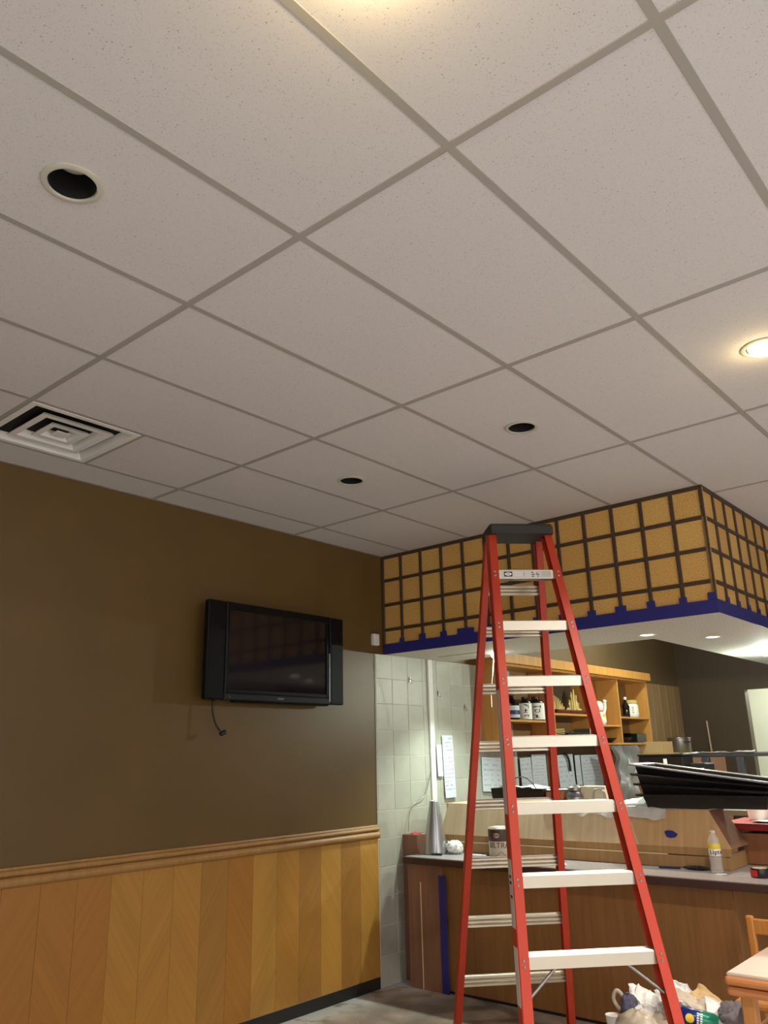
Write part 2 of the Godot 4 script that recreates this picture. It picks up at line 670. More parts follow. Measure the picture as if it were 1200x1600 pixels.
# ------------------------------------------------------------------ build
func _ready() -> void:
	rng.seed = 7
	# camera, held by hand: looks up and to the left
	var cam := Camera3D.new()
	cam.name = "camera"
	cam.position = Vector3(0, 1.635, 0)
	cam.rotation = Vector3(0.295639, 0.706, -0.0230714)
	cam.fov = 65.12
	cam.near = 0.05
	cam.far = 60
	add_child(cam)
	cam.current = true
	var env := Environment.new()
	env.background_mode = Environment.BG_COLOR
	env.background_color = Color(0.0, 0.0, 0.0)
	env.tonemap_mode = Environment.TONE_MAPPER_LINEAR
	env.tonemap_exposure = 0.70
	env.sdfgi_enabled = true
	env.ssao_enabled = true
	env.ssil_enabled = true
	var we := WorldEnvironment.new()
	we.name = "surroundings"
	we.environment = env
	add_child(we)
	make_materials()
	shell()
	ceiling()
	lamps()
	soffit()
	ladder()
	counter()
	television()
	shelf_unit()
	kitchen()
	counter_things()
	dining()
	trash()

const WARM := Color(1.0, 0.95, 0.89)
const SOFT_WHITE := Color(0.965, 0.98, 1.0)
const COOL := Color(0.95, 1.0, 0.93)
const LAMP_YELLOW := Color(1.0, 0.88, 0.64)

func omni(called: String, p: Vector3, c: Color, e: float, size: float, parent: Node3D = self) -> void:
	var l := OmniLight3D.new()
	l.name = called
	l.position = p
	l.light_color = c
	l.light_energy = e
	l.light_size = size
	l.omni_range = 20.0
	l.omni_attenuation = 2.0
	l.shadow_enabled = true
	parent.add_child(l, true)

func spot(called: String, p: Vector3, c: Color, e: float, size: float, angle: float, parent: Node3D = self) -> void:
	var l := SpotLight3D.new()
	l.name = called
	l.position = p
	l.rotation.x = -PI / 2
	l.light_color = c
	l.light_energy = e
	l.light_size = size
	l.spot_range = 20.0
	l.spot_attenuation = 2.0
	l.spot_angle = angle
	l.spot_angle_attenuation = 0.6
	l.shadow_enabled = true
	parent.add_child(l, true)

func shell() -> void:
	var f := struct("floor")
	# the stretch in view carries its own stains; the unseen rest is paler, to bounce light upward
	var g := gridmesh(1, 1, func(u, v): return Vector3(-4.41 + 5.0 * u, 0, -0.5 - 5.0 * v), 0.12)
	put(f, "stained_slab", g, M.slab)
	span(f, "slab", Vector3(-4.7, -0.2, -14.0), Vector3(4.7, -0.12, 4.7), M.slab_bounce, 0.0)
	span(f, "slab", Vector3(0.59, -0.12, -14.0), Vector3(4.7, 0, 4.7), M.slab_bounce, 0.0)
	span(f, "slab", Vector3(-4.7, -0.12, -0.5), Vector3(0.59, 0, 4.7), M.slab_bounce, 0.0)
	span(f, "slab", Vector3(-4.7, -0.12, -14.0), Vector3(0.59, 0, -5.5), M.slab_bounce, 0.0)

	var wl := struct("wall_left")
	span(wl, "painted_board", Vector3(WX - 0.2, 0, -7.1), Vector3(WX, 3.6, 4.2), M.paint, 0.0)
	span(wl, "painted_board", Vector3(WX - 0.2, 0, -14.0), Vector3(WX, 3.6, -7.1), M.kitchen_paint, 0.0)
	# veneer strips of the wainscot, grain leaning left and right in turn
	var z := -5.0
	var k := 0
	while z < 4.0:
		var z1 := minf(z + 0.2075, 4.2)
		var tone: int = ([2, 3, 2, 3, 0, 2, 1, 3, 0, 0, 0, 1][k] if k < 12 else [1, 4][k % 2])
		put(wl, "veneer_strip", veneer(z, z1, 1.0 if k % 2 == 0 else -1.0, k), M["veneer%d" % tone])
		z = z1
		k += 1
	# wall tiles beside and behind the counter, laid over a grey bed
	span(wl, "grout_bed", Vector3(WX, 0, -7.1), Vector3(WX + 0.006, SOFF, -5.005), M.grout, 0.0)
	var p := 0.2045
	var tm := []
	for v in 3:
		tm.append(box(Vector3(0.005, p - 0.004, p - 0.004), 0.0015))
	for r in 12:
		for c in 10:
			var y0 := r * p
			var hgt := minf(p, SOFF - y0)
			if hgt < 0.03:
				continue
			var me: ArrayMesh = tm[0] if hgt > p - 0.001 else box(Vector3(0.005, hgt - 0.004, p - 0.004), 0.0015)
			put(wl, "wall_tile", me, M["glazed%d" % rng.randi_range(0, 2)], Transform3D(Basis(Vector3.UP, rng.randf_range(-0.006, 0.006)), Vector3(WX + 0.006 + rng.randf_range(-0.0006, 0.0008), y0 + hgt / 2, -5.01 - p * (c + 0.5))))
	# boarded lower part of the far kitchen wall
	for q in 7:
		put(wl, "wall_board", box(Vector3(0.016, 2.48, 0.235), 0.003), M.panel_wall, at(WX + 0.008, 1.24, -9.93 - q * 0.24))

	var t1 := struct("trim_1")   # chair rail: two rounded beads under a flat cap
	var prof := [[WX, 1.028]]
	for a in 9:
		var th := -PI / 2 + PI * a / 8.0
		prof.append([WX + 0.012 + 0.026 * cos(th), 1.056 + 0.026 * sin(th)])
	for a in 7:
		var th := -PI / 2 + PI * a / 6.0
		prof.append([WX + 0.014 + 0.018 * cos(th), 1.100 + 0.016 * sin(th)])
	prof.append([WX + 0.016, 1.118])
	prof.append([WX + 0.012, 1.128])
	prof.append([WX, 1.128])
	put(t1, "moulding", prism_z(prof, 4.2, -5.0), M.rail_wood)
	var t2 := struct("trim_2")   # white corner strip on the tiles
	span(t2, "strip", Vector3(WX + 0.006, 0.0, -5.755), Vector3(WX + 0.028, SOFF, -5.69), M.white, 0.004)
	var bb := struct("baseboard_left")
	span(bb, "cove_base", Vector3(WX, 0, -5.0), Vector3(WX + 0.014, 0.082, 4.2), M.base_black, 0.004)

	var wr := struct("wall_right")
	span(wr, "painted_board", Vector3(4.3, 0, -14.0), Vector3(4.5, 3.6, 4.4), M.beige, 0.0)
	var wf := struct("wall_front")
	span(wf, "painted_board", Vector3(-4.6, 0, 4.2), Vector3(4.5, 3.6, 4.4), M.beige, 0.0)
	# back wall with the doorway of a lit store room
	var wb := struct("wall_back")
	span(wb, "painted_board", Vector3(-4.41, 0, -11.65), Vector3(-3.52, 3.6, -11.5), M.darkened_paint, 0.0)
	span(wb, "painted_board", Vector3(-2.55, 0, -11.65), Vector3(4.3, 3.6, -11.5), M.darkened_paint, 0.0)
	span(wb, "painted_board", Vector3(-3.52, 2.39, -11.65), Vector3(-2.55, 3.6, -11.5), M.darkened_paint, 0.0)
	var ws := struct("wall_storeroom")
	span(ws, "painted_board", Vector3(-4.41, 0, -14.0), Vector3(4.3, 3.6, -13.85), M.door_white, 0.0)
	span(ws, "painted_board", Vector3(-2.0, 0, -13.85), Vector3(-1.9, 3.6, -11.65), M.door_white, 0.0)
	var dp := thing("water_pipe", "white pipe with an elbow on the wall seen through the bright doorway", "pipe", Vector3(-3.62, 0, -13.8))
	put(dp, "pipe", tube(smooth([Vector3(0, 0.3, 0), Vector3(0, 1.6, 0), Vector3(0, 2.0, 0.0), Vector3(0.08, 2.06, 0), Vector3(0.14, 2.14, 0), Vector3(0.14, 2.9, 0)]), 0.022, 10), M.white)
	put(dp, "clamp", box(Vector3(0.09, 0.03, 0.06), 0.004), M.offwhite, at(0, 1.7, -0.01))

func veneer(z0: float, z1: float, lean: float, sd: int) -> ArrayMesh:
	var st := mb()
	var y0 := 0.04
	var y1 := 1.04
	var x := WX + 0.012
	var off := sd * 0.37
	var P := [Vector3(x, y0, z0 + 0.0008), Vector3(x, y0, z1 - 0.0008), Vector3(x, y1, z1 - 0.0008), Vector3(x, y1, z0 + 0.0008)]
	var U := []
	for p in P:
		# grain runs up and across at 55 degrees
		var a := deg_to_rad(32.0) * lean
		var d := Vector2(p.z, p.y).rotated(a)
		U.append(Vector2(d.x * 1.1 + off, d.y * 0.35))
	var n := Vector3(1, 0, 0)
	trin(st, [P[0], P[1], P[2]], [n, n, n], [U[0], U[1], U[2]])
	trin(st, [P[0], P[2], P[3]], [n, n, n], [U[0], U[2], U[3]])
	var b := Vector3(-0.0118, 0, 0)
	for e in [[0, 1, Vector3(0, -1, 0)], [1, 2, Vector3(0, 0, 1)], [2, 3, Vector3(0, 1, 0)], [3, 0, Vector3(0, 0, -1)]]:
		var a0: Vector3 = P[e[0]]
		var a1: Vector3 = P[e[1]]
		trin(st, [a0, a1, a1 + b], [e[2], e[2], e[2]], [U[e[0]], U[e[1]], U[e[1]]])
		trin(st, [a0, a1 + b, a0 + b], [e[2], e[2], e[2]], [U[e[0]], U[e[1]], U[e[0]]])
	return st.commit()

# ------------------------------------------------------------------ ceiling
const CANS := [[-1.979, -0.928, 0], [-1.99, -3.47, 0], [-3.217, -3.466, 0], [-0.764, -3.435, 1], [-0.80, -0.93, 1],
	[0.455, -3.45, 1], [0.455, -0.93, 1], [1.675, -0.93, 1], [1.675, -3.45, 1], [-0.764, 1.6, 1], [-1.98, 1.6, 0], [1.675, 1.6, 1], [0.455, -6.0, 1], [1.675, -6.0, 1], [2.9, 1.6, 1], [-3.217, 1.6, 0]]  # lit ones on this row are out of view, lighting the room

func tile_mesh(x0: float, x1: float, z0: float, z1: float, holes: Array) -> ArrayMesh:
	var st := mb()
	var y := CEIL + 0.0015
	var t := 0.016
	if holes.is_empty():
		addbox(st, at((x0 + x1) / 2, y + t / 2, (z0 + z1) / 2), Vector3(x1 - x0, t, z1 - z0), 0.0)
		return st.commit()
	var c: Vector2 = holes[0]
	var R := 0.074
	var n := 48
	var ang := []
	for k in n:
		ang.append(TAU * k / n)
	for q in [Vector2(x0, z0), Vector2(x1, z0), Vector2(x1, z1), Vector2(x0, z1)]:
		ang.append(fposmod((q - c).angle(), TAU))
	ang.sort()
	var edge := func(a: float) -> Vector2:
		var d := Vector2(cos(a), sin(a))
		var s := 1e9
		if d.x > 1e-6: s = minf(s, (x1 - c.x) / d.x)
		if d.x < -1e-6: s = minf(s, (x0 - c.x) / d.x)
		if d.y > 1e-6: s = minf(s, (z1 - c.y) / d.y)
		if d.y < -1e-6: s = minf(s, (z0 - c.y) / d.y)
		return c + d * s
	for k in ang.size():
		var a: float = ang[k]
		var b: float = ang[(k + 1) % ang.size()]
		var i0 := c + Vector2(cos(a), sin(a)) * R
		var i1 := c + Vector2(cos(b), sin(b)) * R
		var o0: Vector2 = edge.call(a)
		var o1: Vector2 = edge.call(b)
		for s in [[y, -1.0], [y + t, 1.0]]:
			quad(st, Vector3(i0.x, s[0], i0.y), Vector3(i1.x, s[0], i1.y), Vector3(o1.x, s[0], o1.y), Vector3(o0.x, s[0], o0.y), Vector3(0, s[1], 0))
		quad(st, Vector3(i0.x, y, i0.y), Vector3(i1.x, y, i1.y), Vector3(i1.x, y + t, i1.y), Vector3(i0.x, y + t, i0.y), Vector3(c.x - i0.x, 0, c.y - i0.y))
	return st.commit()

func ceiling() -> void:
	var c := struct("ceiling")
	span(c, "deck", Vector3(-4.7, CEIL + 0.3, -14.0), Vector3(4.7, CEIL + 0.5, 4.7), M.beige, 0.0)
	span(c, "kitchen_deck", Vector3(-4.41, CEIL - 0.001, -14.0), Vector3(-2.44, CEIL + 0.06, -6.0), M.beige, 0.0)
	span(c, "storeroom_deck", Vector3(-4.41, 2.9, -13.85), Vector3(-1.9, 3.0, -11.65), M.beige, 0.0)
	var xs := [WX]
	var x := GX
	while x < 4.2:
		xs.append(x)
		x += TX
	xs.append(4.3)
	var zs := []
	for k in range(-4, 9):
		zs.append(GZ - TZ * k)
	zs[0] = 4.2
	for j in zs.size() - 1:
		for i in xs.size() - 1:
			var za: float = zs[j + 1]
			var zb: float = zs[j]
			var xa: float = xs[i]
			var xb: float = xs[i + 1]
			# the soffit takes up the corner
			if zb < -5.0 and xa < -1.7 and za < -5.2:
				if xb <= -1.64 or zb < -5.2:
					if xb < -1.6:
						continue
					xa = maxf(xa, -1.645)
			if za < -5.115 and xb < -1.6:
				za = -5.115
				if zb <= za:
					continue
			elif za < -5.115 and xa < -1.645 and zb > -5.115:
				put(c, "ceiling_tile", tile_mesh(xa, -1.645, -5.115, zb, []), M.tile)
				xa = -1.645
			elif zb < -5.115 and xa < -1.645:
				xa = -1.645
			if i == 1 and j == 4:   # the air register takes half of this bay
				put(c, "ceiling_tile", tile_mesh(xa, xb, za, GZ - TX - 0.01, []), M.tile)
				continue
			var holes := []
			for h in CANS:
				if h[0] > xa and h[0] < xb and h[1] > za and h[1] < zb:
					holes.append(Vector2(h[0], h[1]))
			put(c, "ceiling_tile", tile_mesh(xa, xb, za, zb, holes), M.tile)
	var w := 0.027
	for i in range(1, xs.size() - 1):
		var xx: float = xs[i]
		var far := -11.5 if xx > -1.645 else -5.115
		span(c, "grid_runner", Vector3(xx - w / 2, CEIL - 0.001, far), Vector3(xx + w / 2, CEIL + 0.006, 4.2), M.grid, 0.001)
	for j in range(1, zs.size()):
		var zz: float = zs[j]
		if zz < -11.5:
			continue
		span(c, "grid_runner", Vector3(WX if zz > -5.115 else -1.645, CEIL - 0.0012, zz - w / 2), Vector3(4.3, CEIL + 0.006, zz + w / 2), M.grid, 0.001)
	span(c, "grid_runner", Vector3(GX, CEIL - 0.001, GZ - TX - 0.012), Vector3(GX + TX, CEIL + 0.006, GZ - TX + 0.012), M.grid, 0.001)
	span(c, "edge_angle", Vector3(WX, CEIL - 0.001, -5.115), Vector3(WX + 0.02, CEIL + 0.006, 4.2), M.grid, 0.001)

	# four-way air register in the bay by the wall
	var v := thing("air_register", "white square four-way ceiling air vent with nested louvres beside the brown wall", "vent", Vector3(GX + TX / 2, CEIL, GZ - TX / 2))
	var ring := func(a: float, b: float, ya: float, yb: float, t: float) -> ArrayMesh:
		var st := mb()
		var q := [Vector2(-1, -1), Vector2(1, -1), Vector2(1, 1), Vector2(-1, 1)]
		for k in 4:
			var p0: Vector2 = q[k]
			var p1: Vector2 = q[(k + 1) % 4]
			var A := Vector3(p0.x * a, ya, p0.y * a)
			var B := Vector3(p1.x * a, ya, p1.y * a)
			var C := Vector3(p1.x * b, yb, p1.y * b)
			var D := Vector3(p0.x * b, yb, p0.y * b)
			quad(st, A, B, C, D, Vector3(0, -1, 0))
			var u := Vector3(0, t, 0)
			quad(st, A + u, B + u, C + u, D + u, Vector3(0, 1, 0))
			quad(st, A, B, B + u, A + u, A + B)
			quad(st, C, D, D + u, C + u, -A - B)
		return st.commit()
	put(v, "frame", ring.call(0.292, 0.262, -0.004, -0.004, 0.005), M.white)
	put(v, "frame_skirt", ring.call(0.262, 0.236, -0.004, 0.028, 0.002), M.white)
	for q in [[0.194, 0.158], [0.106, 0.074]]:
		var lv := put(v, "louvre", ring.call(q[0], q[1], -0.002, -0.002, 0.003), M.white)
		put(lv, "lip", ring.call(q[0], q[0] - 0.011, -0.002, 0.010, 0.002), M.white)
		put(lv, "skirt", ring.call(q[1], q[1] - 0.026, -0.002, 0.028, 0.002), M.white)
	put(v, "centre_plate", box(Vector3(0.074, 0.004, 0.074), 0.001), M.white, at(0, 0, 0))
	put(v, "duct_shade", box(Vector3(0.56, 0.12, 0.56), 0.0), M.black_trim, at(0, 0.095, 0))  # solid black block standing in for the shade behind the louvres

func lamps() -> void:
	var off_names := ["unlit recessed can light nearest the camera with a dull lamp showing", "unlit recessed can light above the ladder, the larger of the middle pair", "unlit recessed can light nearest the corner where wall meets lattice soffit", "unlit recessed can light in the ceiling behind the camera", "unlit recessed can light furthest left behind the camera"]
	var glass := glow("lamp_on", LAMP_YELLOW, 20.0)
	var trim := lathe([[0.069, 0.12], [0.069, 0.0], [0.071, -0.006], [0.080, -0.0065], [0.0885, -0.003], [0.0885, 0.001], [0.074, 0.001]], 48)
	var baffle := lathe([[0.0, 0.15], [0.066, 0.15], [0.0672, 0.06], [0.0685, 0.0]], 40)
	var bulb := lathe([[0.0, 0.062], [0.03, 0.064], [0.048, 0.072], [0.054, 0.084], [0.05, 0.1], [0.03, 0.14], [0.0, 0.145]], 28)
	var lit_bulb := lathe([[0.0, -0.034], [0.03, -0.031], [0.052, -0.018], [0.060, 0.002], [0.052, 0.03], [0.03, 0.08], [0.0, 0.09]], 28)
	var nth := 0
	for h in CANS:
		var lit: bool = h[2] == 1
		var label := ""
		if not lit:
			label = off_names[nth]
			nth += 1
		elif h[1] == -3.435:
			label = "lit recessed can light glaring in the ceiling at the right above the soffit corner"
		else:
			label = "unseen lit recessed can light elsewhere in the ceiling, lights the dining room"
			if h[0] == -0.80:
				label = "lit recessed can light washing the ceiling tile at the top edge"
		var o := thing("recessed_light", label, "light", Vector3(h[0], CEIL, h[1]), 0.0, "recessed cans in the dining room ceiling")
		put(o, "trim_ring", trim, M.can_lamp)
		put(o, "baffle", baffle, M.black_trim)
		if lit:
			put(o, "bulb", lit_bulb, glass)
			spot("lamp_light", Vector3(0, -0.04, 0), WARM, 6.6 if h[1] == -3.435 else 7.4, 0.05, 67.0 if h[1] == -3.435 else 58.0, o)
			if h[0] == -0.80 or h[1] == -3.435:   # extra omni added to imitate the glow round these two lamps
				omni("lamp_spill", Vector3(0, -0.055, 0), LAMP_YELLOW, 0.30 if h[0] == -0.80 else 0.07, 0.04, o)
		else:
			put(o, "bulb", bulb, M.can_lamp)
	# fill globes added behind the camera to brighten the ceiling
	for q in [[2.6, 1.2], [2.2, 3.2], [3.0, -2.2]]:
		var o := thing("added_fill_globe", "white globe fill lamp added behind the camera to brighten the ceiling", "lamp", Vector3(q[0], 2.1, q[1]), 0.0, "added fill lamps behind the camera")
		put(o, "globe", lathe([[0.0, -0.12], [0.05, -0.109], [0.09, -0.079], [0.115, -0.035], [0.12, 0.0], [0.115, 0.035], [0.09, 0.079], [0.05, 0.109], [0.0, 0.12]], 28), glow("globe_on", SOFT_WHITE, 5.0))
		put(o, "cord", tube([Vector3(0, 0.12, 0), Vector3(0, CEIL - 2.1, 0)], 0.004), M.lead)
		omni("globe_fill_light", Vector3.ZERO, SOFT_WHITE, 2.6, 0.1, o)

# ------------------------------------------------------------------ soffit
func soffit() -> void:
	var s := struct("wall_soffit")
	var X1 := -1.645
	var Z0 := -5.115
	span(s, "core", Vector3(WX, SOFF + 0.008, -6.0), Vector3(X1 - 0.02, CEIL + 0.2, Z0 - 0.02), M.kitchen_paint, 0.0)
	span(s, "core", Vector3(-2.441, SOFF + 0.008, -11.5), Vector3(X1 - 0.02, CEIL + 0.2, -6.0), M.kitchen_paint, 0.0)
	span(s, "underside", Vector3(WX, SOFF, -6.0), Vector3(X1 - 0.002, SOFF + 0.008, Z0 - 0.002), M.plaster, 0.0)
	span(s, "underside", Vector3(-2.441, SOFF, -11.5), Vector3(X1 - 0.002, SOFF + 0.008, -6.0), M.plaster, 0.0)
	var pitch := 0.2127
	var rows := [CEIL - 0.012, CEIL - 0.215, CEIL - 0.425, CEIL - 0.635, SOFF + 0.014]
	var bw := 0.026
	# front face
	for c in 13:
		for r in 4:
			var y1: float = rows[r]
			var y0: float = rows[r + 1]
			put(s, "lattice_panel", box(Vector3(pitch, y1 - y0, 0.012), 0.0), M["tan%d" % rng.randi_range(0, 2)], at(X1 - pitch * (c + 0.5), (y0 + y1) / 2, Z0 - 0.018))
	for c in 14:
		var bx := X1 - pitch * c - (0.013 if c == 0 else 0.0) + (0.013 if c == 13 else 0.0)
		put(s, "lattice_bar", box(Vector3(bw, CEIL - SOFF, 0.016), 0.003), M.lattice, at(bx, (CEIL + SOFF) / 2, Z0 - 0.008))
	for r in 5:
		put(s, "lattice_bar", box(Vector3(X1 - WX, bw, 0.0145), 0.003), M.lattice, at((X1 + WX) / 2, rows[r], Z0 - 0.0085))
	# right-hand face
	for c in 30:
		for r in 4:
			var y1: float = rows[r]
			var y0: float = rows[r + 1]
			put(s, "lattice_panel", box(Vector3(0.012, y1 - y0, pitch), 0.0), M["tan%d" % rng.randi_range(0, 2)], at(X1 - 0.018, (y0 + y1) / 2, Z0 - pitch * (c + 0.5)))
	for c in range(1, 31):
		put(s, "lattice_bar", box(Vector3(0.016, CEIL - SOFF, bw), 0.003), M.lattice, at(X1 - 0.008, (CEIL + SOFF) / 2, Z0 - pitch * c))
	for r in 5:
		put(s, "lattice_bar", box(Vector3(0.0145, bw, pitch * 30), 0.003), M.lattice, at(X1 - 0.0085, rows[r], Z0 - pitch * 15))
	# blue masking tape along the bottom, with tabs run up the bars
	var t := thing("masking_tape", "blue masking tape along the bottom of the lattice soffit with tabs over the bars", "tape", Vector3(X1, SOFF, Z0))
	put(t, "strip", box(Vector3(X1 - WX - 0.02, 0.086, 0.003), 0.001), M.tape_blue, at(-(X1 - WX) / 2 + 0.01, 0.04, 0.0018))
	put(t, "strip", box(Vector3(0.003, 0.086, pitch * 30), 0.001), M.tape_blue, at(0.0018, 0.04, -pitch * 15))
	for c in range(0, 13):
		var w := 0.05 + 0.035 * rng.randf()
		if c == 9:
			w = 0.16
		put(t, "tab", box(Vector3(w, 0.045, 0.003), 0.001), M.tape_blue, turned(Vector3(-pitch * c - (w / 2 if c == 0 else 0.0), 0.099 + rng.randf_range(-0.006, 0.008), 0.0019), Vector3(0, 0, rng.randf_range(-0.04, 0.04))))
	for c in range(1, 20):
		put(t, "tab", box(Vector3(0.003, 0.045, 0.05), 0.001), M.tape_blue, at(0.0019, 0.1, -pitch * c))
	# small downlights in the underside; the last one is out of view
	var lit := [[-2.385, -5.748, "small lit downlight under the soffit nearest its front edge right of the ladder"], [-2.084, -6.254, "small lit downlight under the soffit in the middle of its side run"], [-2.105, -7.617, "brightest small downlight under the soffit at the right picture edge"], [-3.729, -5.757, "small bright bare downlight under the soffit behind the ladder"], [-2.1, -9.2, "unseen lit downlight under the soffit furthest back, lights the kitchen end"]]
	var n := 0
	for q in lit:
		var bare: bool = n == 3
		var bright: bool = n == 2
		var o := thing("downlight", q[2], "light", Vector3(q[0], SOFF, q[1]), 0.0, "small downlights under the soffit")
		put(o, "trim_ring", lathe([[0.048, 0.0], [0.05, -0.004], [0.062, -0.004], [0.066, 0.0]], 36), M.white)
		var gm := glow("downlight_on_%d" % n, Color(1.0, 0.96, 0.88) if not bare else COOL, 8.0 if not (bright or bare) else 30.0)
		if bright:
			put(o, "bulb", lathe([[0.0, -0.042], [0.014, -0.040], [0.026, -0.033], [0.031, -0.02], [0.026, -0.008], [0.014, 0.0], [0.0, 0.0]], 20), gm)
			omni("downlight_light", Vector3(0, -0.022, 0), COOL, 3.8, 0.025, o)
		elif bare:
			put(o, "bulb", lathe([[0.0, -0.045], [0.012, -0.043], [0.022, -0.034], [0.026, -0.02], [0.022, -0.008], [0.012, 0.0], [0.0, 0.0]], 20), gm)
			omni("downlight_light", Vector3(0, -0.022, 0), COOL, 0.03, 0.02, o)
			spot("downlight_beam", Vector3(0, -0.05, 0), Color(0.92, 1.0, 0.96), 4.4, 0.03, 56.0, o)
			put(o, "pull_cord", tube(smooth([Vector3(-0.006, -0.045, 0.0), Vector3(-0.03, -0.16, -0.01), Vector3(-0.07, -0.32, -0.03), Vector3(-0.08, -0.44, -0.04)]), 0.0025, 6), M.white)
		else:
			put(o, "lens", lathe([[0.0, -0.005], [0.03, -0.004], [0.048, 0.0]], 28), gm)
			spot("downlight_light", Vector3(0, -0.012, 0), Color(1.0, 0.93, 0.8), 3.0, 0.05, 70.0, o)
		n += 1
	solo("slot_diffuser", "thin grey slot in the white underside of the soffit near the left wall", "vent", box(Vector3(0.42, 0.004, 0.018), 0.001), M.steel, at(-4.0, SOFF - 0.0015, -5.62))
	var sw := thing("wall_sensor", "small white sensor box high in the corner where wall meets lattice", "sensor", Vector3(WX + 0.02, 2.559, -5.0))
	put(sw, "case", box(Vector3(0.04, 0.095, 0.07), 0.006), M.white)
	put(sw, "indicator", box(Vector3(0.004, 0.014, 0.01), 0.001), M.paper, at(0.021, 0.025, 0.0))
	# unseen lamp, placed to light the room beyond the doorway
	var sr := thing("unseen_store_lamp", "unseen ceiling light that lights the room beyond the kitchen doorway", "light", Vector3(-2.9, 2.9, -12.7))
	put(sr, "diffuser", box(Vector3(0.45, 0.05, 0.45), 0.01), glow("store_on", Color(0.95, 1.0, 0.88), 6.0), at(0, -0.025, 0))
	omni("store_light", Vector3(0, -0.09, 0), Color(1.0, 1.0, 0.93), 4.6, 0.1, sr)

# ------------------------------------------------------------------ ladder
func ladder() -> void:
	var o := thing("stepladder", "tall open red fibreglass stepladder with aluminium steps standing before the counter", "ladder", Vector3(-2.267, 0, -3.888), 0.81)
	var top := 2.602
	var S := 0.3048
	var fx := func(y: float) -> float: return (0.319 + 0.041 * (top - y) / S) / 2.0
	var fz := func(y: float) -> float: return 0.311 * (top - y)
	var rx := func(y: float) -> float: return (0.294 + 0.045 * (2.66 - y) / 0.328) / 2.0
	var rz := func(y: float) -> float: return -(0.326 + 0.261 * (2.66 - y))
	var channel := func(wd: float, dp: float) -> PackedVector2Array:
		var t := 0.005
		return poly2([[0, 0], [wd - 0.004, 0], [wd, 0.004], [wd, dp - 0.004], [wd - 0.004, dp], [0, dp], [0, dp - t], [wd - t, dp - t], [wd - t, t], [0, t]])
	var rails := []
	for s in [-1.0, 1.0]:
		for fr in [true, false]:
			var st := mb()
			var y1 := 2.875
			var y0 := 0.03
			var X: Callable = fx if fr else rx
			var Zf: Callable = fz if fr else rz
			var ch: PackedVector2Array = channel.call(0.046 if fr else 0.040, 0.078 if fr else 0.056)
			var dir := -1.0 if fr else 1.0
			var mk := func(y: float) -> Callable: return func(p: Vector2) -> Vector3: return Vector3(s * (X.call(y) + p.x), y, Zf.call(y) + dir * p.y)
			addsweep(st, ch, mk.call(y1), mk.call(y0))
			var r := put(o, "front_rail" if fr else "rear_rail", st.commit(), M.fibreglass)
			rails.append(r)
			put(r, "rubber_foot", box(Vector3(0.065, 0.05, 0.10), 0.008), M.cap_black, at(s * (X.call(0.02) + 0.022), 0.025, Zf.call(0.02) + dir * 0.035))
	# steps: inverted channels with a ribbed tread
	for i in 9:
		var y := top - S * i
		if y < 0.1:
			continue
		var w: float = fx.call(y)
		var z: float = fz.call(y) - 0.015
		var prof := [[0, -0.026], [0.0, 0.024], [-0.003, 0.027]]
		for k in 7:
			var zz := -0.008 - k * 0.010
			prof.append_array([[zz, 0.027], [zz - 0.002, 0.0295], [zz - 0.005, 0.0295], [zz - 0.007, 0.027]])
		prof.append_array([[-0.083, 0.027], [-0.086, 0.024], [-0.086, -0.02], [-0.083, -0.02], [-0.083, 0.022], [-0.003, 0.022], [-0.003, -0.023], [-0.008, -0.026]])
		var st := mb()
		addsweep(st, poly2(prof), func(p): return Vector3(-w - 0.03, y + p.y, z + p.x), func(p): return Vector3(w + 0.03, y + p.y, z + p.x))
		var step := put(o, "step", st.commit(), M.aluminium)
		for s in [-1.0, 1.0]:
			for dy in [-0.011, 0.013]:
				var rv := lathe([[0.0, 0.004], [0.005, 0.0035], [0.0075, 0.0]], 12)
				put(step, "rivet", rv, M.steel, Transform3D(Basis(Vector3.RIGHT, PI / 2), Vector3(s * (w + 0.023), y + dy, fz.call(y + dy) - 0.001)))
		if i == 0:
			var lb := put(step, "sticker", box(Vector3(w * 2 - 0.03, 0.042, 0.001), 0.0), M.sticker, at(0, y, z + 0.0008))
			lb.set_meta("label", "printed white safety label")
			var badge := put(step, "badge", box(Vector3(0.048, 0.028, 0.0012), 0.0004), M.ink, at(-w + 0.055, y, z + 0.0016))
			badge.set_meta("label", "dark badge with a pale oval")
			var oval := []
			for a in 24:
				oval.append([0.020 * cos(TAU * a / 24), 0.009 * sin(TAU * a / 24)])
			var stp := mb()
			addsweep(stp, poly2(oval), func(p): return Vector3(-w + 0.055 + p.x, y + p.y, z + 0.0022), func(p): return Vector3(-w + 0.055 + p.x, y + p.y, z + 0.003))
			for a in 3:
				addbox(stp, at(-w + 0.115, y + 0.009 - 0.009 * a, z + 0.0015), Vector3(0.05, 0.0015, 0.0006), 0.0)
			put(step, "badge_print", stp.commit(), M.paper)
			var ik := mb()
			for a in 3:
				addbox(ik, at(-w + 0.047 + 0.007 * a, y, z + 0.0032), Vector3(0.0035, 0.008, 0.0006), 0.0)
			addbox(ik, at(-w + 0.146, y, z + 0.0015), Vector3(0.0018, 0.026, 0.0006), 0.0)
			for q in [[0.195, 0.010, 0.012], [0.2, -0.001, 0.018], [0.197, -0.012, 0.012], [0.222, 0.006, 0.010], [0.226, -0.003, 0.016], [0.226, -0.013, 0.006]]:
				addbox(ik, at(-w + q[0], y + q[1], z + 0.0015), Vector3(q[2], 0.005, 0.0006), 0.0)
			for a in 4:
				addbox(ik, at(-w + 0.275, y + 0.013 - 0.008 * a, z + 0.0015), Vector3(0.055, 0.0012, 0.0006), 0.0)
			put(step, "lettering", ik.commit(), M.ink)
	# rear braces, three ridges each
	var ys := [2.572]
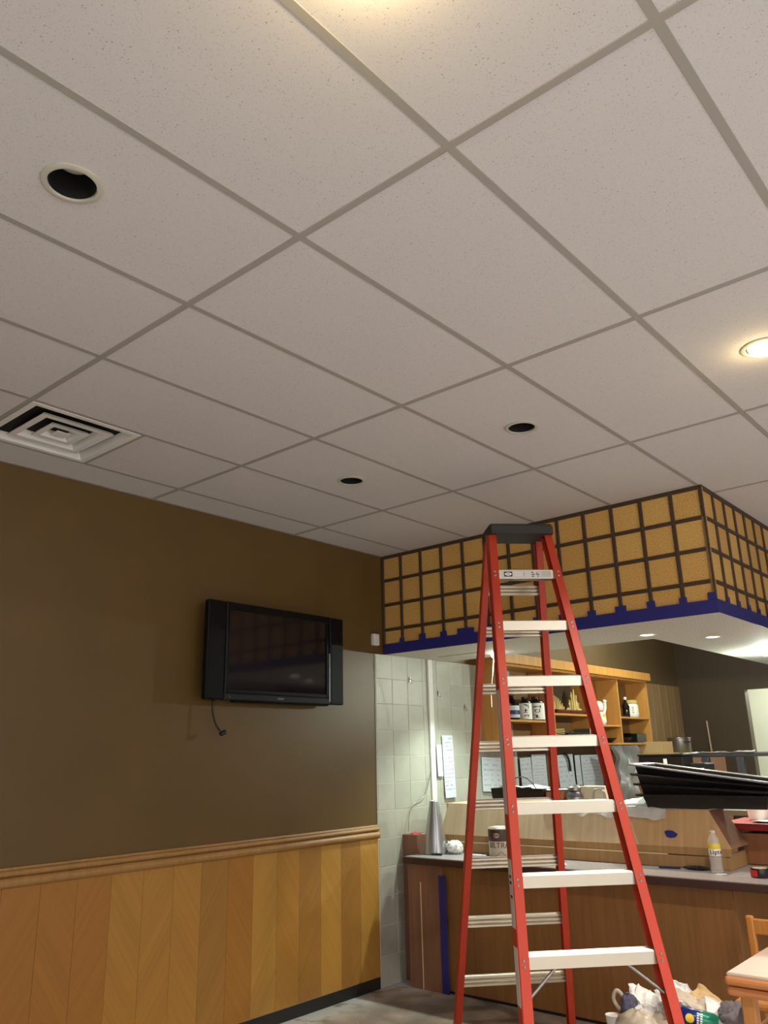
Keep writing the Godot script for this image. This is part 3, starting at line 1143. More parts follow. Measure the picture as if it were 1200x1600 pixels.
	for i in range(1, 8):
		ys.append(2.66 - 0.328 * i)
	for y in ys:
		var w: float = rx.call(y)
		var z: float = rz.call(y) + 0.012
		var prof := [[0.0, -0.031]]
		for k in 3:
			var b := -0.031 + k * 0.021
			prof.append_array([[0.012, b], [0.016, b + 0.003], [0.016, b + 0.012], [0.012, b + 0.015], [0.006, b + 0.018]])
		prof.append_array([[0.006, 0.031], [0.0, 0.031]])
		var st := mb()
		addsweep(st, poly2(prof), func(p): return Vector3(-w - 0.03, y + p.y, z + p.x), func(p): return Vector3(w + 0.03, y + p.y, z + p.x))
		put(o, "rear_brace", st.commit(), M.aluminium)
	# cap
	var cz0 := -0.275
	var cz1 := -0.035
	var cst := mb()
	var outline := [[-0.19, cz1 - 0.02], [-0.178, cz1], [0.178, cz1], [0.19, cz1 - 0.02], [0.185, cz0 + 0.03], [0.168, cz0], [-0.168, cz0], [-0.185, cz0 + 0.03]]
	addsweep(cst, poly2(outline), func(p): return Vector3(p.x * 0.97, 2.905, (p.y + 0.17) * 0.97 - 0.17), func(p): return Vector3(p.x, 2.893, p.y))
	addsweep(cst, poly2(outline), func(p): return Vector3(p.x, 2.893, p.y), func(p): return Vector3(p.x, 2.848, p.y))
	put(o, "cap", cst.commit(), M.cap_black)
	# knee braces under the second step
	for s in [-1.0, 1.0]:
		var yk := top - S * 6
		var kb := put(o, "knee_brace", tube([Vector3(s * (fx.call(yk) - 0.13), yk - 0.02, fz.call(yk) - 0.035), Vector3(s * (fx.call(yk - 0.12) + 0.005), yk - 0.13, fz.call(yk - 0.12) - 0.03)], 0.007), M.steel)
		kb.set_meta("label", "thin steel strut")
	# pale label strips on the outside of the left rail
	for q in [[1.95, 1.36], [1.17, 0.90], [0.83, 0.62]]:
		var st := mb()
		var f := func(y: float) -> Callable: return func(p: Vector2) -> Vector3: return Vector3(-(fx.call(y) + 0.046 + p.x), y, fz.call(y) - p.y)
		addsweep(st, poly2([[0.0, 0.010], [0.0012, 0.010], [0.0012, 0.070], [0.0, 0.070]]), f.call(q[0]), f.call(q[1]))
		var lb := put(rails[0], "label_strip", st.commit(), M.sticker)
		lb.set_meta("label", "pale warning label")
	for y in [1.10, 1.075, 1.02]:
		put(rails[0], "label_mark", box(Vector3(0.001, 0.012, 0.03), 0.0), M.ink, at(-(fx.call(y) + 0.0478), y, fz.call(y) - 0.04))

# ------------------------------------------------------------------ counter
func counter() -> void:
	var o := thing("bar_counter", "brown wood fronted bar counter under the soffit behind the ladder", "counter", Vector3(-3.0, 0, -5.2))
	var d := Vector3(3.0, 0, 5.2)
	span(o, "front_panel", Vector3(-3.93, 0.02, -5.20) + d, Vector3(-2.94, 0.85, -5.19) + d, M.counter_wood, 0.001)
	span(o, "front_panel", Vector3(-2.938, 0.02, -5.20) + d, Vector3(-1.83, 0.85, -5.19) + d, M.counter_wood, 0.001)
	span(o, "toe_kick", Vector3(-3.93, 0.0, -5.21) + d, Vector3(-1.84, 0.025, -5.20) + d, M.base_black, 0.0)
	span(o, "end_panel", Vector3(-1.84, 0.0, -5.95) + d, Vector3(-1.82, 0.85, -5.20) + d, M.counter_wood, 0.001)
	span(o, "body", Vector3(-4.25, 0.0, -5.95) + d, Vector3(-1.84, 0.85, -5.205) + d, M.counter_brown, 0.0)
	span(o, "pilaster", Vector3(-4.255, 0.0, -5.21) + d, Vector3(-3.93, 0.85, -5.170) + d, M.counter_brown, 0.002)
	span(o, "joint_strip", Vector3(-4.135, 0.0, -5.172) + d, Vector3(-4.128, 0.72, -5.168) + d, M.pale_edge, 0.001)
	var w := thing("worktop", "long grey worktop with a dark brown edge lying on the bar counter", "worktop", Vector3(-3.0, 0.85, -5.4))
	var e := Vector3(3.0, -0.85, 5.4)
	span(w, "edge_band", Vector3(-4.235, 0.851, -5.125) + e, Vector3(-1.46, 0.897, -5.105) + e, M.laminate_edge, 0.004)
	span(w, "edge_band", Vector3(-1.48, 0.851, -5.95) + e, Vector3(-1.46, 0.897, -5.125) + e, M.laminate_edge, 0.004)
	span(w, "top", Vector3(-4.235, 0.852, -5.95) + e, Vector3(-1.48, 0.90, -5.125) + e, M.laminate, 0.002)
	span(w, "edge_band", Vector3(-4.25, 0.851, -5.95) + e, Vector3(-4.235, 0.897, -5.105) + e, M.laminate_edge, 0.004)
	# blue tape down the joint
	solo("masking_tape", "vertical strip of blue masking tape down the left of the counter front", "tape", box(Vector3(0.064, 0.775, 0.004), 0.001), M.tape_blue, at(-3.925, 0.39, -5.1665))
	# raised ledge: upright base board, sloping boards covering the glass case, mitred right end
	var l := thing("raised_ledge", "pale plywood covered raised ledge with sloping front along the back of the worktop", "ledge", Vector3(-3.0, 0.90, -5.7))
	var L := func(x: float, y: float, z: float) -> Vector3: return Vector3(x + 3.0, y - 0.90, z + 5.7)
	span(l, "base_board", L.call(-4.20, 0.902, -5.545), L.call(-1.93, 0.975, -5.53), M.ledge_base, 0.001)
	span(l, "bead", L.call(-4.20, 0.975, -5.545), L.call(-2.33, 0.981, -5.524), M.pale_edge, 0.001)
	span(l, "upper_board", L.call(-4.20, 0.981, -5.548), L.call(-1.92, 1.028, -5.532), M.ledge_base, 0.001)
	span(l, "back", L.call(-4.19, 0.902, -5.93), L.call(-2.15, 1.245, -5.62), M.ply_tan, 0.0)
	var st := mb()
	var st2 := mb()
	var n := Vector3(0, 0.3, 1)
	quad(st, L.call(-4.20, 1.028, -5.535), L.call(-2.52, 1.028, -5.535), L.call(-2.62, 1.256, -5.605), L.call(-4.16, 1.256, -5.605), n)
	quad(st, L.call(-4.20, 1.028, -5.55), L.call(-2.52, 1.028, -5.55), L.call(-2.62, 1.256, -5.62), L.call(-4.16, 1.256, -5.62), -n)
	quad(st, L.call(-4.20, 1.028, -5.55), L.call(-4.20, 1.028, -5.535), L.call(-4.16, 1.256, -5.605), L.call(-4.16, 1.256, -5.62), Vector3(-1, 0, 0))
	put(l, "sloping_board", st.commit(), M.ply)
	quad(st2, L.call(-2.52, 1.028, -5.533), L.call(-1.91, 1.028, -5.533), L.call(-2.05, 1.25, -5.602), L.call(-2.62, 1.256, -5.603), n)
	quad(st2, L.call(-2.52, 1.028, -5.55), L.call(-1.91, 1.028, -5.55), L.call(-2.05, 1.25, -5.62), L.call(-2.62, 1.256, -5.62), -n)
	put(l, "sloping_board", st2.commit(), M.ply_tan)
	var st3 := mb()
	var en := Vector3(1, 0.5, 0)
	quad(st3, L.call(-1.91, 1.028, -5.533), L.call(-1.91, 1.028, -5.865), L.call(-2.05, 1.25, -5.865), L.call(-2.05, 1.25, -5.602), en)
	quad(st3, L.call(-1.925, 1.028, -5.533), L.call(-1.925, 1.028, -5.865), L.call(-2.065, 1.25, -5.865), L.call(-2.065, 1.25, -5.602), -en)
	quad(st3, L.call(-1.91, 1.028, -5.865), L.call(-1.925, 1.028, -5.865), L.call(-2.065, 1.25, -5.865), L.call(-2.05, 1.25, -5.865), Vector3(0, 0, -1))
	put(l, "end_board", st3.commit(), M.counter_brown)
	span(l, "top_board", L.call(-4.18, 1.245, -5.94), L.call(-2.05, 1.257, -5.605), M.ply, 0.001)
	span(l, "end_block", L.call(-1.955, 0.902, -5.86), L.call(-1.935, 0.992, -5.545), M.ledge_base, 0.001)
	solo("tape_scrap", "small crumpled scrap of blue tape stuck on the sloping plywood", "tape", prism([[-0.045, 0.018], [-0.02, 0.026], [0.012, 0.024], [0.046, 0.004], [0.03, -0.016], [-0.004, -0.022], [-0.03, -0.014]], 0.004), M.tape_blue, turned(Vector3(-2.30, 1.098, -5.551), Vector3(-0.297, 0, 0)))
	var b := thing("corner_block", "low brown wooden block at the wall end of the worktop behind the metal cone", "block", Vector3(-4.29, 0.0, -5.47))
	put(b, "board", box(Vector3(0.16, 1.035, 0.12), 0.003), M.counter_brown, at(-0.0, 0.52, 0))
	b.position = Vector3(-4.335, 0, -5.36)
	b.get_child(0).position.y = 0.518

# ------------------------------------------------------------------ television
func television() -> void:
	var o := thing("television", "black flat television with side speakers mounted on the brown wall", "television", Vector3(-4.27, 2.332, -3.848))
	# local: +x into the room, z along the wall
	var h := 0.645
	var w := 1.275
	var x := 0.0
	put(o, "back_case", box(Vector3(0.075, h - 0.06, w - 0.16), 0.012), M.tv_black, at(-0.055, 0, 0.0))
	put(o, "wall_bracket", box(Vector3(0.04, 0.36, 0.5), 0.004), M.tv_black, at(-0.115, 0, 0))
	put(o, "lower_lip", box(Vector3(0.05, 0.03, 0.9), 0.008), M.tv_black, at(-0.045, -h / 2 + 0.005, -0.06))
	for s in [1.0, -1.0]:
		var sp := put(o, "speaker", box(Vector3(0.05, h, 0.145), 0.008), M.tv_speaker, at(x - 0.018, 0, s * (w / 2 - 0.0725)))
		put(sp, "grille", box(Vector3(0.003, h - 0.03, 0.12), 0.001), M.tv_black, at(0.025, 0, 0))
		put(o, "side_strip", box(Vector3(0.02, h * (0.55 if s < 0 else 0.95), 0.012), 0.003), M.tv_silver if s < 0 else M.tv_grey, at(x + 0.002, -h * (0.2 if s < 0 else 0.0), s * (w / 2 - 0.153)))
	put(o, "bezel", box(Vector3(0.05, 0.05, w - 0.29), 0.004), M.tv_black, at(x - 0.018, h / 2 - 0.025, 0))
	put(o, "bezel", box(Vector3(0.05, 0.03, w - 0.29), 0.004), M.tv_black, at(x - 0.019, -h / 2 + 0.058, 0))
	put(o, "bezel", box(Vector3(0.05, h, 0.022), 0.003), M.tv_black, at(x - 0.019, 0, w / 2 - 0.168))
	put(o, "bezel", box(Vector3(0.05, h, 0.022), 0.003), M.tv_black, at(x - 0.019, 0, -w / 2 + 0.170))
	put(o, "lower_bezel", box(Vector3(0.05, 0.044, w - 0.29), 0.005), M.tv_grey, at(x - 0.016, -h / 2 + 0.022, 0))
	put(o, "screen", box(Vector3(0.03, h - 0.11, w - 0.35), 0.001), M.tv_screen, at(x - 0.019, 0.015, 0))
	var logo := put(o, "maker_badge", box(Vector3(0.056, 0.010, 0.001), 0.0003), M.tv_silver, Transform3D(Basis(Vector3.UP, PI / 2), Vector3(x + 0.0095, -h / 2 + 0.022, 0.0)))
	logo.set_meta("label", "small pale maker's mark")
	put(o, "standby_dot", box(Vector3(0.003, 0.008, 0.008), 0.001), M.tv_silver, at(x + 0.01, -h / 2 + 0.02, w / 2 - 0.19))
	var c := thing("power_lead", "short black power lead with its plug hanging below the television", "cable", Vector3(-4.36, 2.0, -3.33))
	put(c, "lead", tube(smooth([Vector3(0.02, 0.04, 0.0), Vector3(0.015, -0.02, 0.0), Vector3(0.02, -0.08, -0.005), Vector3(0.03, -0.14, -0.02), Vector3(0.04, -0.185, -0.05)]), 0.006, 8), M.lead)
	put(c, "plug", box(Vector3(0.03, 0.028, 0.05), 0.008), M.lead, turned(Vector3(0.042, -0.197, -0.072), Vector3(0.4, 0, 0)))
	put(c, "connector", box(Vector3(0.022, 0.035, 0.022), 0.004), M.lead, at(0.02, 0.02, 0))

# ------------------------------------------------------------------ wall shelves
func shelf_unit() -> void:
	var xb := WX
	var xf := -4.13
	var za := -6.5
	var zb := -9.76
	var o := thing("wall_shelf", "long golden wood open wall shelf with cubbies and a cornice behind the ladder", "shelf", Vector3(xb, 1.70, za))
	var d := Vector3(-xb, -1.70, -za)
	var b := func(nm: String, p: Vector3, q: Vector3, m: Material) -> void: span(o, nm, p + d, q + d, m, 0.002)
	b.call("back_board", Vector3(xb, 1.71, zb), Vector3(xb + 0.008, 2.45, za), M.shelf_back)
	b.call("side_panel", Vector3(xb, 1.70, za - 0.022), Vector3(xf, 2.45, za), M.shelf_wood)
	b.call("side_panel", Vector3(xb, 1.70, zb), Vector3(xf, 2.45, zb + 0.022), M.shelf_wood)
	b.call("bottom_board", Vector3(xb, 1.70, zb + 0.022), Vector3(xf, 1.722, za - 0.022), M.shelf_wood)
	b.call("top_board", Vector3(xb, 2.428, zb + 0.022), Vector3(xf, 2.45, za - 0.022), M.shelf_wood)
	for z in [-7.42, -8.27, -8.94]:
		b.call("divider", Vector3(xb + 0.008, 1.722, z - 0.011), Vector3(xf - 0.003, 2.428, z + 0.011), M.shelf_wood)
	for q in [[za - 0.022, -7.41, 1.937], [-7.43, -8.26, 2.015], [-8.28, -8.93, 1.915], [-8.95, zb + 0.022, 2.012]]:
		b.call("shelf_board", Vector3(xb + 0.008, q[2] - 0.020, q[1]), Vector3(xf - 0.004, q[2], q[0]), M.shelf_wood)
	b.call("cornice", Vector3(xb, 2.45, zb - 0.02), Vector3(xf + 0.05, 2.54, za + 0.02), M.shelf_wood)
	# rice wine bottles and jars on the left shelf
	var y1 := 1.937
	var bt := thing("glass_bottle", "round dark glass jar with a blue and white label at the left of the shelf", "bottle", Vector3(-4.24, y1, -6.78))
	put(bt, "body", lathe([[0.0, 0.0], [0.075, 0.0], [0.08, 0.008], [0.08, 0.15], [0.07, 0.18], [0.035, 0.2], [0.03, 0.225], [0.036, 0.228], [0.036, 0.25], [0.0, 0.252]], 28), M.dark_glass)
	put(bt, "label_band", lathe([[0.0808, 0.02], [0.0816, 0.022], [0.0816, 0.13], [0.0808, 0.132]], 28), M.page2)
	put(bt, "label_stripe", lathe([[0.0820, 0.05], [0.0822, 0.09]], 28), M.label_navy)
	var specs := [[-7.02, 0.062, 0.225, 0, "dark square bottle with a white brush lettered label in the middle of the shelf trio"], [-7.23, 0.080, 0.235, 1, "broad dark jar wrapped in a white brush lettered label beside the ladder rail"]]
	for s in specs:
		var r: float = s[1]
		var hh: float = s[2]
		var j := thing("sake_jar", s[4], "jar", Vector3(-4.23, y1, s[0]))
		put(j, "body", lathe([[0.0, 0.0], [r, 0.0], [r + 0.004, 0.006], [r + 0.004, hh * 0.72], [r * 0.8, hh * 0.85], [r * 0.5, hh * 0.9], [r * 0.5, hh], [0.0, hh]], 28), M.dark_glass)
		put(j, "paper_label", arc_label(r + 0.0055, 0.01, hh * 0.72, PI * 0.75), M["brush%d" % s[3]], Transform3D(Basis(Vector3.UP, 0.75), Vector3.ZERO))
	# two straw ships on the next shelf
	for q in [[-7.72, 0.14, 0.21, "pale straw model boat with a ragged sail just right of the rear ladder rail"], [-8.06, 0.19, 0.28, "golden straw triangular sail boat ornament on the middle shelf"]]:
		var s := thing("straw_boat", q[3], "ornament", Vector3(-4.25, 2.015, q[0]))
		put(s, "hull", prism_z([[-0.07, 0.03], [-0.045, 0.0], [0.045, 0.0], [0.07, 0.03], [0.05, 0.045], [-0.05, 0.045]], q[1], -q[1]), M.lacquer)
		var st := mb()
		var hh: float = q[2]
		var hw: float = q[1] * 0.85
		for k in 18:
			# reeds of the sail, each a thin rod rising to the mast
			var t := (k + 0.5) / 18.0
			var zz := lerpf(-hw, hw, t)
			var top := hh * (1.0 - absf(t - 0.5) * 1.8) if q[1] > 0.15 else hh * (0.35 + 0.6 * t) + 0.02 * sin(k * 2.3)
			addtube(st, [Vector3(0.01 * sin(k * 1.7), 0.04, zz), Vector3(0.012 * cos(k * 2.1), maxf(top, 0.06), zz * 0.92)], hw * 0.065, 6)
		put(s, "sail", st.commit(), M.straw)
	var mat_o := thing("bamboo_screen", "dark bamboo slat screen standing behind the straw boats", "screen", Vector3(-4.375, 2.017, -7.84))
	var bs := mb()
	for k in 27:
		addtube(bs, [Vector3(0, 0, -0.385 + k * 0.0297), Vector3(0.004, 0.395, -0.385 + k * 0.0297 + 0.004 * sin(k * 3.1))], 0.013, 6)
	var mm := put(mat_o, "slats", bs.commit(), M.bamboo_dark)
	mm.set_meta("kind", "stuff")
	# beckoning cat figurine
	var cat := thing("cat_figurine", "white ceramic beckoning cat with one paw raised on the shelf right of the ladder", "figurine", Vector3(-4.20, 1.915, -8.52))
	var cb := mb()
	addlathe(cb, Transform3D(), poly2([[0.0, 0.0], [0.07, 0.0], [0.085, 0.03], [0.08, 0.08], [0.062, 0.125], [0.05, 0.145], [0.058, 0.165], [0.066, 0.195], [0.06, 0.23], [0.04, 0.252], [0.0, 0.26]]), 24)
	put(cat, "body", cb.commit(), M.ceramic)
	for s in [-1.0, 1.0]:
		put(cat, "ear", lathe([[0.022, 0.0], [0.0, 0.04]], 10), M.red_plastic, at(0.0, 0.242, s * 0.036))
	put(cat, "raised_paw", tube(smooth([Vector3(0.03, 0.11, -0.065), Vector3(0.045, 0.18, -0.085), Vector3(0.05, 0.24, -0.08), Vector3(0.06, 0.262, -0.072)], 4), 0.019, 10), M.ceramic)
	put(cat, "collar", lathe([[0.052, 0.138], [0.058, 0.146], [0.054, 0.154]], 24), M.red_plastic)
	put(cat, "bib", box(Vector3(0.012, 0.05, 0.06), 0.005), M.yellow, at(0.072, 0.09, 0.0))
	# right cubby
	var ry := 2.012
	var db := thing("dark_bottle", "slim dark bottle beside the white jar in the right cubby", "bottle", Vector3(-4.165, ry, -9.17))
	put(db, "body", lathe([[0.0, 0.0], [0.04, 0.0], [0.042, 0.005], [0.042, 0.12], [0.018, 0.165], [0.016, 0.21], [0.0, 0.212]], 20), M.dark_glass)
	put(db, "cap", lathe([[0.0175, 0.195], [0.0185, 0.197], [0.0185, 0.226], [0.0, 0.228]], 16), M.ceramic)
	var wj := thing("white_jar", "squat white jar with dark brush characters in the right cubby", "jar", Vector3(-4.22, ry, -9.43))
	put(wj, "body", lathe([[0.0, 0.0], [0.075, 0.0], [0.084, 0.008], [0.088, 0.03], [0.088, 0.125], [0.08, 0.15], [0.06, 0.163], [0.0, 0.166]], 28), M.ceramic)
	put(wj, "lid", lathe([[0.062, 0.162], [0.076, 0.165], [0.076, 0.19], [0.066, 0.2], [0.0, 0.202]], 28), M.straw)
	put(wj, "brush_mark", arc_label(0.0885, 0.035, 0.13, 1.0), M.brush3, Transform3D(Basis(Vector3.UP, 0.7), Vector3.ZERO))
	# dishes on the bottom board
	var fy := 1.722
	for q in [[-9.18, "stack of black lacquer bowls at the left of the lower right cubby"], [-9.52, "plain black lidded box at the right of the lower right cubby"], [-8.66, "shallow black dish in the cubby under the figurine"]]:
		if q[0] == -9.52:
			solo("lacquer_box", q[1], "box", box(Vector3(0.2, 0.105, 0.26), 0.006), M.black_plastic, at(-4.26, fy + 0.0525, q[0]))
		elif q[0] == -9.18:
			var s := thing("bowl_stack", q[1], "bowls", Vector3(-4.25, fy, q[0]))
			for k in 3:
				put(s, "bowl", lathe([[0.0, 0.004], [0.04, 0.0], [0.06, 0.006], [0.11, 0.06], [0.115, 0.062], [0.104, 0.058], [0.05, 0.012], [0.0, 0.01]], 28), M.black_plastic, at(0, k * 0.022, 0))
		else:
			solo("shallow_dish", q[1], "dish", lathe([[0.0, 0.0], [0.1, 0.0], [0.16, 0.05], [0.165, 0.05], [0.105, 0.006], [0.0, 0.006]], 28), M.black_plastic, at(-4.25, fy, q[0]))
	var tp := thing("serving_tray", "dark grey stacked serving trays in the middle lower compartment", "trays", Vector3(-4.25, fy, -7.92))
	for k in 4:
		put(tp, "tray", box(Vector3(0.22, 0.018, 0.5 - 0.02 * k), 0.005), M.tv_grey, turned(Vector3(0, 0.0125 + k * 0.027, 0), Vector3(0, 0.06 * sin(k * 2.0), 0)))
	put(tp, "end_tray", box(Vector3(0.2, 0.15, 0.02), 0.004), M.steel, at(0, 0.075, -0.285))
	var gs := thing("small_glasses", "row of small clear glasses on the bottom board of the left compartment", "glasses", Vector3(-4.22, fy, -7.0))
	for k in 4:
		put(gs, "glass", lathe([[0.0, 0.0], [0.026, 0.0], [0.03, 0.07], [0.027, 0.07], [0.024, 0.006], [0.0, 0.006]], 16), M.bottle_plastic, at(0.02 * sin(k * 2.2), 0, 0.12 - k * 0.075))
	var pl := thing("plate_stack", "fanned stack of straw coloured mats in the compartment under the boats", "mats", Vector3(-4.25, fy, -7.54))
	for k in 8:
		put(pl, "mat", box(Vector3(0.2, 0.008, 0.17), 0.002), M.straw, turned(Vector3(0.01 * sin(k * 1.3), 0.008 + k * 0.018, 0.01 * cos(k * 2.0)), Vector3(0.05 * sin(k), 0.1 * sin(k * 1.7), 0)))
	var bx := thing("dark_box", "low dark box on the bottom board at the left end of the shelf", "box", Vector3(-4.25, fy, -6.68))
	put(bx, "case", box(Vector3(0.2, 0.05, 0.22), 0.004), M.tv_grey, at(0, 0.025, 0))
	put(bx, "lid", box(Vector3(0.205, 0.012, 0.225), 0.003), M.black_plastic, at(0, 0.056, 0))

# part of a cylinder facing +z, mapped 0..1
func arc_label(r: float, y0: float, y1: float, sweep: float) -> ArrayMesh:
	return gridmesh(14, 1, func(u, v):
		var t: float = (u - 0.5) * sweep
		return Vector3(sin(t) * r, lerpf(y0, y1, v), cos(t) * r), 0.0006)

# ------------------------------------------------------------------ kitchen behind
func kitchen() -> void:
	# papers pinned to the wall under the shelf
	var x := WX + 0.022
	var sheets := [
		[-5.865, -6.02, 1.80, 1.28, 0, "tall narrow white list of printed rows on the tile by the white strip", 0.02],
		[-5.775, -5.85, 1.72, 1.46, 4, "small blank white paper tucked between strip and tall list", 0.0],
		[-6.45, -6.78, 1.60, 1.30, 4, "blank white sheet left of the ladder's front rail under the shelf", -0.05],
		[-7.12, -7.33, 1.59, 1.30, 4, "plain white sheet overlapped by the taller printed page", 0.03],
		[-7.34, -7.62, 1.62, 1.27, 1, "taller printed white page between the two ladder rails", 0.0],
		[-7.86, -8.2, 1.61, 1.28, 4, "large pale sheet with a black strap hung over it", 0.03],
		[-8.24, -8.36, 1.6, 1.29, 3, "narrow white sheet between two larger ones", 0.0],
		[-8.38, -8.86, 1.6, 1.27, 2, "wide white printed sheet behind the right front ladder rail", 0.0],
		[-8.9, -9.12, 1.6, 1.2, 3, "white sheet furthest right beside the grey plastic", 0.0]]
	for s in sheets:
		var w: float = absf(s[1] - s[0])
		var h: float = s[2] - s[3]
		var bow: float = 0.012
		var g := gridmesh(6, 6, func(u, v):
			return Vector3((u - 0.5) * w, (v - 0.5) * h, bow * pow(1.0 - v, 2.0) * (0.6 + 0.4 * sin(u * 3.0))), 0.0008)
		solo("paper_sheet", s[5], "paper", g, M["page%d" % s[4]], Transform3D(Basis(Vector3.UP, PI / 2) * Basis(Vector3.BACK, s[6]), Vector3(x, (s[2] + s[3]) / 2, (s[0] + s[1]) / 2)), "papers on the wall under the shelf")
	solo("hanging_strap", "short black curved strap hanging on the papers under the shelf", "strap", tube(smooth([Vector3(-4.365, 1.62, -7.98), Vector3(-4.36, 1.6, -8.02), Vector3(-4.36, 1.54, -8.06), Vector3(-4.362, 1.44, -8.075)]), 0.012, 8), M.lead)
	for h in [[2.259, -5.448, "top left wall hook on the pale tiles"], [2.163, -5.85, "small wall hook just right of the white strip"], [2.052, -6.243, "right-hand wall hook beside the rear ladder rail"]]:
		var hk := thing("wall_hook", h[2], "hook", Vector3(WX + 0.015, h[0], h[1]), 0.0)
		put(hk, "plate", box(Vector3(0.004, 0.045, 0.018), 0.001), M.steel)
		put(hk, "hook", tube(smooth([Vector3(0.002, 0.005, 0), Vector3(0.015, -0.005, 0), Vector3(0.022, -0.022, 0), Vector3(0.014, -0.034, 0), Vector3(0.006, -0.028, 0)], 4), 0.0025, 6), M.steel)
	# wrinkled plastic sheet hung from the shelf's underside
	var g2 := gridmesh(16, 20, func(u, v):
		return Vector3(-4.02 + 0.05 * sin(u * 19.0 + v * 3.0) + 0.02 * sin(v * 17.0 + u * 5.0), lerpf(1.05, 1.69, v), lerpf(-8.42, -8.95, u) + 0.05 * sin(v * 6.0)), 0.001)
	solo("plastic_sheet", "wrinkled grey plastic sheet hanging below the shelf left of the black trays", "sheet", g2, M.sheet_plastic)
	var fl := thing("unseen_kitchen_light", "unseen long tube light over the kitchen, hidden by the soffit, lights the shelf wall", "light", Vector3(-3.35, CEIL - 0.003, -8.6))  # out of view, placed to light the kitchen walls and shelf
	put(fl, "tray", box(Vector3(0.3, 0.06, 1.25), 0.006), M.white, at(0, -0.03, 0))
	for s in [-1.0, 1.0]:
		put(fl, "tube", tube([Vector3(s * 0.07, -0.075, -0.58), Vector3(s * 0.07, -0.075, 0.58)], 0.013, 10), glow("tube_on", COOL, 9.0))
	for q in [-0.4, 0.0, 0.4]:
		omni("tube_light", Vector3(0, -0.11, q), COOL, 0.9, 0.06, fl)
	# storage units standing along the left wall
	var c := thing("storage_cabinet", "tan kitchen cabinet along the wall below the end of the shelf", "cabinet", Vector3(-4.04, 0, -10.1))
	put(c, "body", box(Vector3(0.6, 1.56, 1.5), 0.004), M.cab_brown, at(0, 0.79, -0.2))
	put(c, "top", box(Vector3(0.64, 0.03, 1.54), 0.004), M.ply_tan, at(0, 1.583, -0.2))
	solo("cardboard_carton", "tan cardboard carton on the cabinet left of the steel pot", "carton", box(Vector3(0.3, 0.13, 0.34), 0.003), M.carton, at(-4.1, 1.664, -9.73))
	var p := thing("steel_pot", "tall brushed steel stock pot with side handles below the shelf end", "pot", Vector3(-4.08, 1.6, -10.45))
	put(p, "body", lathe([[0.0, 0.0], [0.135, 0.0], [0.14, 0.006], [0.14, 0.165], [0.145, 0.17], [0.138, 0.17], [0.134, 0.01], [0.0, 0.008]], 32), M.steel)
	for s in [-1.0, 1.0]:
		put(p, "handle", tube(smooth([Vector3(s * 0.1, 0.12, 0.1 * 0.95), Vector3(s * 0.14, 0.125, 0.13), Vector3(s * 0.16, 0.13, 0.06), Vector3(s * 0.14, 0.12, 0.02)], 4), 0.006, 8), M.lead)
	put(p, "lid", lathe([[0.146, 0.172], [0.144, 0.178], [0.06, 0.186], [0.0, 0.188]], 32), M.steel)
	# black equipment behind the trays
	var kt := thing("prep_table", "dark kitchen prep table behind the raised ledge", "table", Vector3(-2.65, 0, -7.0))
	put(kt, "top", box(Vector3(1.3, 0.04, 1.1), 0.004), M.steel, at(0.1, 1.18, 0))
	for sx in [-1.0, 1.0]:
		for sz in [-1.0, 1.0]:
			put(kt, "leg", box(Vector3(0.05, 1.16, 0.05), 0.003), M.steel, at(0.1 + sx * 0.6, 0.58, sz * 0.5))
	var bb := thing("black_box", "square black box with a small white label behind the stacked trays", "box", Vector3(-2.755, 1.20, -6.72))
	put(bb, "body", box(Vector3(0.37, 0.39, 0.22), 0.008), M.black_plastic, at(0, 0.195, 0))
	put(bb, "lid", box(Vector3(0.385, 0.014, 0.235), 0.004), M.black_plastic, at(0, 0.394, 0))
	var bl := put(bb, "label", box(Vector3(0.03, 0.042, 0.002), 0.0005), M.paper, at(0.04, 0.345, 0.111))
	bl.set_meta("label", "small white sticker")
	var reg := thing("card_terminal", "small dark machine with a pale paper slot beside the black box", "machine", Vector3(-2.475, 1.20, -6.75))
	put(reg, "body", box(Vector3(0.13, 0.33, 0.2), 0.01), M.tv_grey, at(0, 0.165, 0))
	put(reg, "slot", box(Vector3(0.1, 0.012, 0.006), 0.001), M.paper, at(0.0, 0.285, 0.102))
	put(reg, "panel", box(Vector3(0.11, 0.05, 0.004), 0.001), M.black_plastic, at(0.0, 0.235, 0.101))
	var fr := thing("wrapped_frame", "dark metal rack frame wrapped in grey plastic behind the trays", "rack", Vector3(-2.45, 1.20, -7.2))
	for q in [-0.15, 0.135]:
		put(fr, "post", box(Vector3(0.062, 0.37, 0.06), 0.01), M.wrap_grey, at(q, 0.185, 0))
	put(fr, "rail", box(Vector3(1.1, 0.035, 0.06), 0.01), M.wrap_grey, at(0.12, 0.385, 0))
	put(fr, "film", crumple(0.62, 0.1, 0.016, 12, 14.0, 16), M.sheet_plastic, at(-0.05, 0.405, 0))
	var rb := thing("red_bottle", "red rounded container at the right picture edge behind the trays", "container", Vector3(-1.87, 1.20, -6.75))
	put(rb, "body", lathe([[0.0, 0.0], [0.07, 0.0], [0.075, 0.01], [0.075, 0.28], [0.06, 0.34], [0.03, 0.37], [0.0, 0.375]], 24), M.red_plastic)
	solo("broom_handle", "thin pale stick leaning on the dark back wall", "stick", tube([Vector3(-3.92, 0.1, -11.25), Vector3(-4.06, 2.0, -11.46)], 0.012, 8), M.ply)
	# red topped cabinet beside the ledge
	var rc := thing("red_cabinet", "brown wood cabinet with a red top right of the raised ledge", "cabinet", Vector3(-1.5, 0.90, -6.15))
	put(rc, "side", box(Vector3(0.98, 0.19, 0.5), 0.003), M.cab_brown, at(0.03, 0.098, 0))
	put(rc, "top", box(Vector3(1.14, 0.042, 0.56), 0.006), M.red_top, at(-0.03, 0.232, 0))
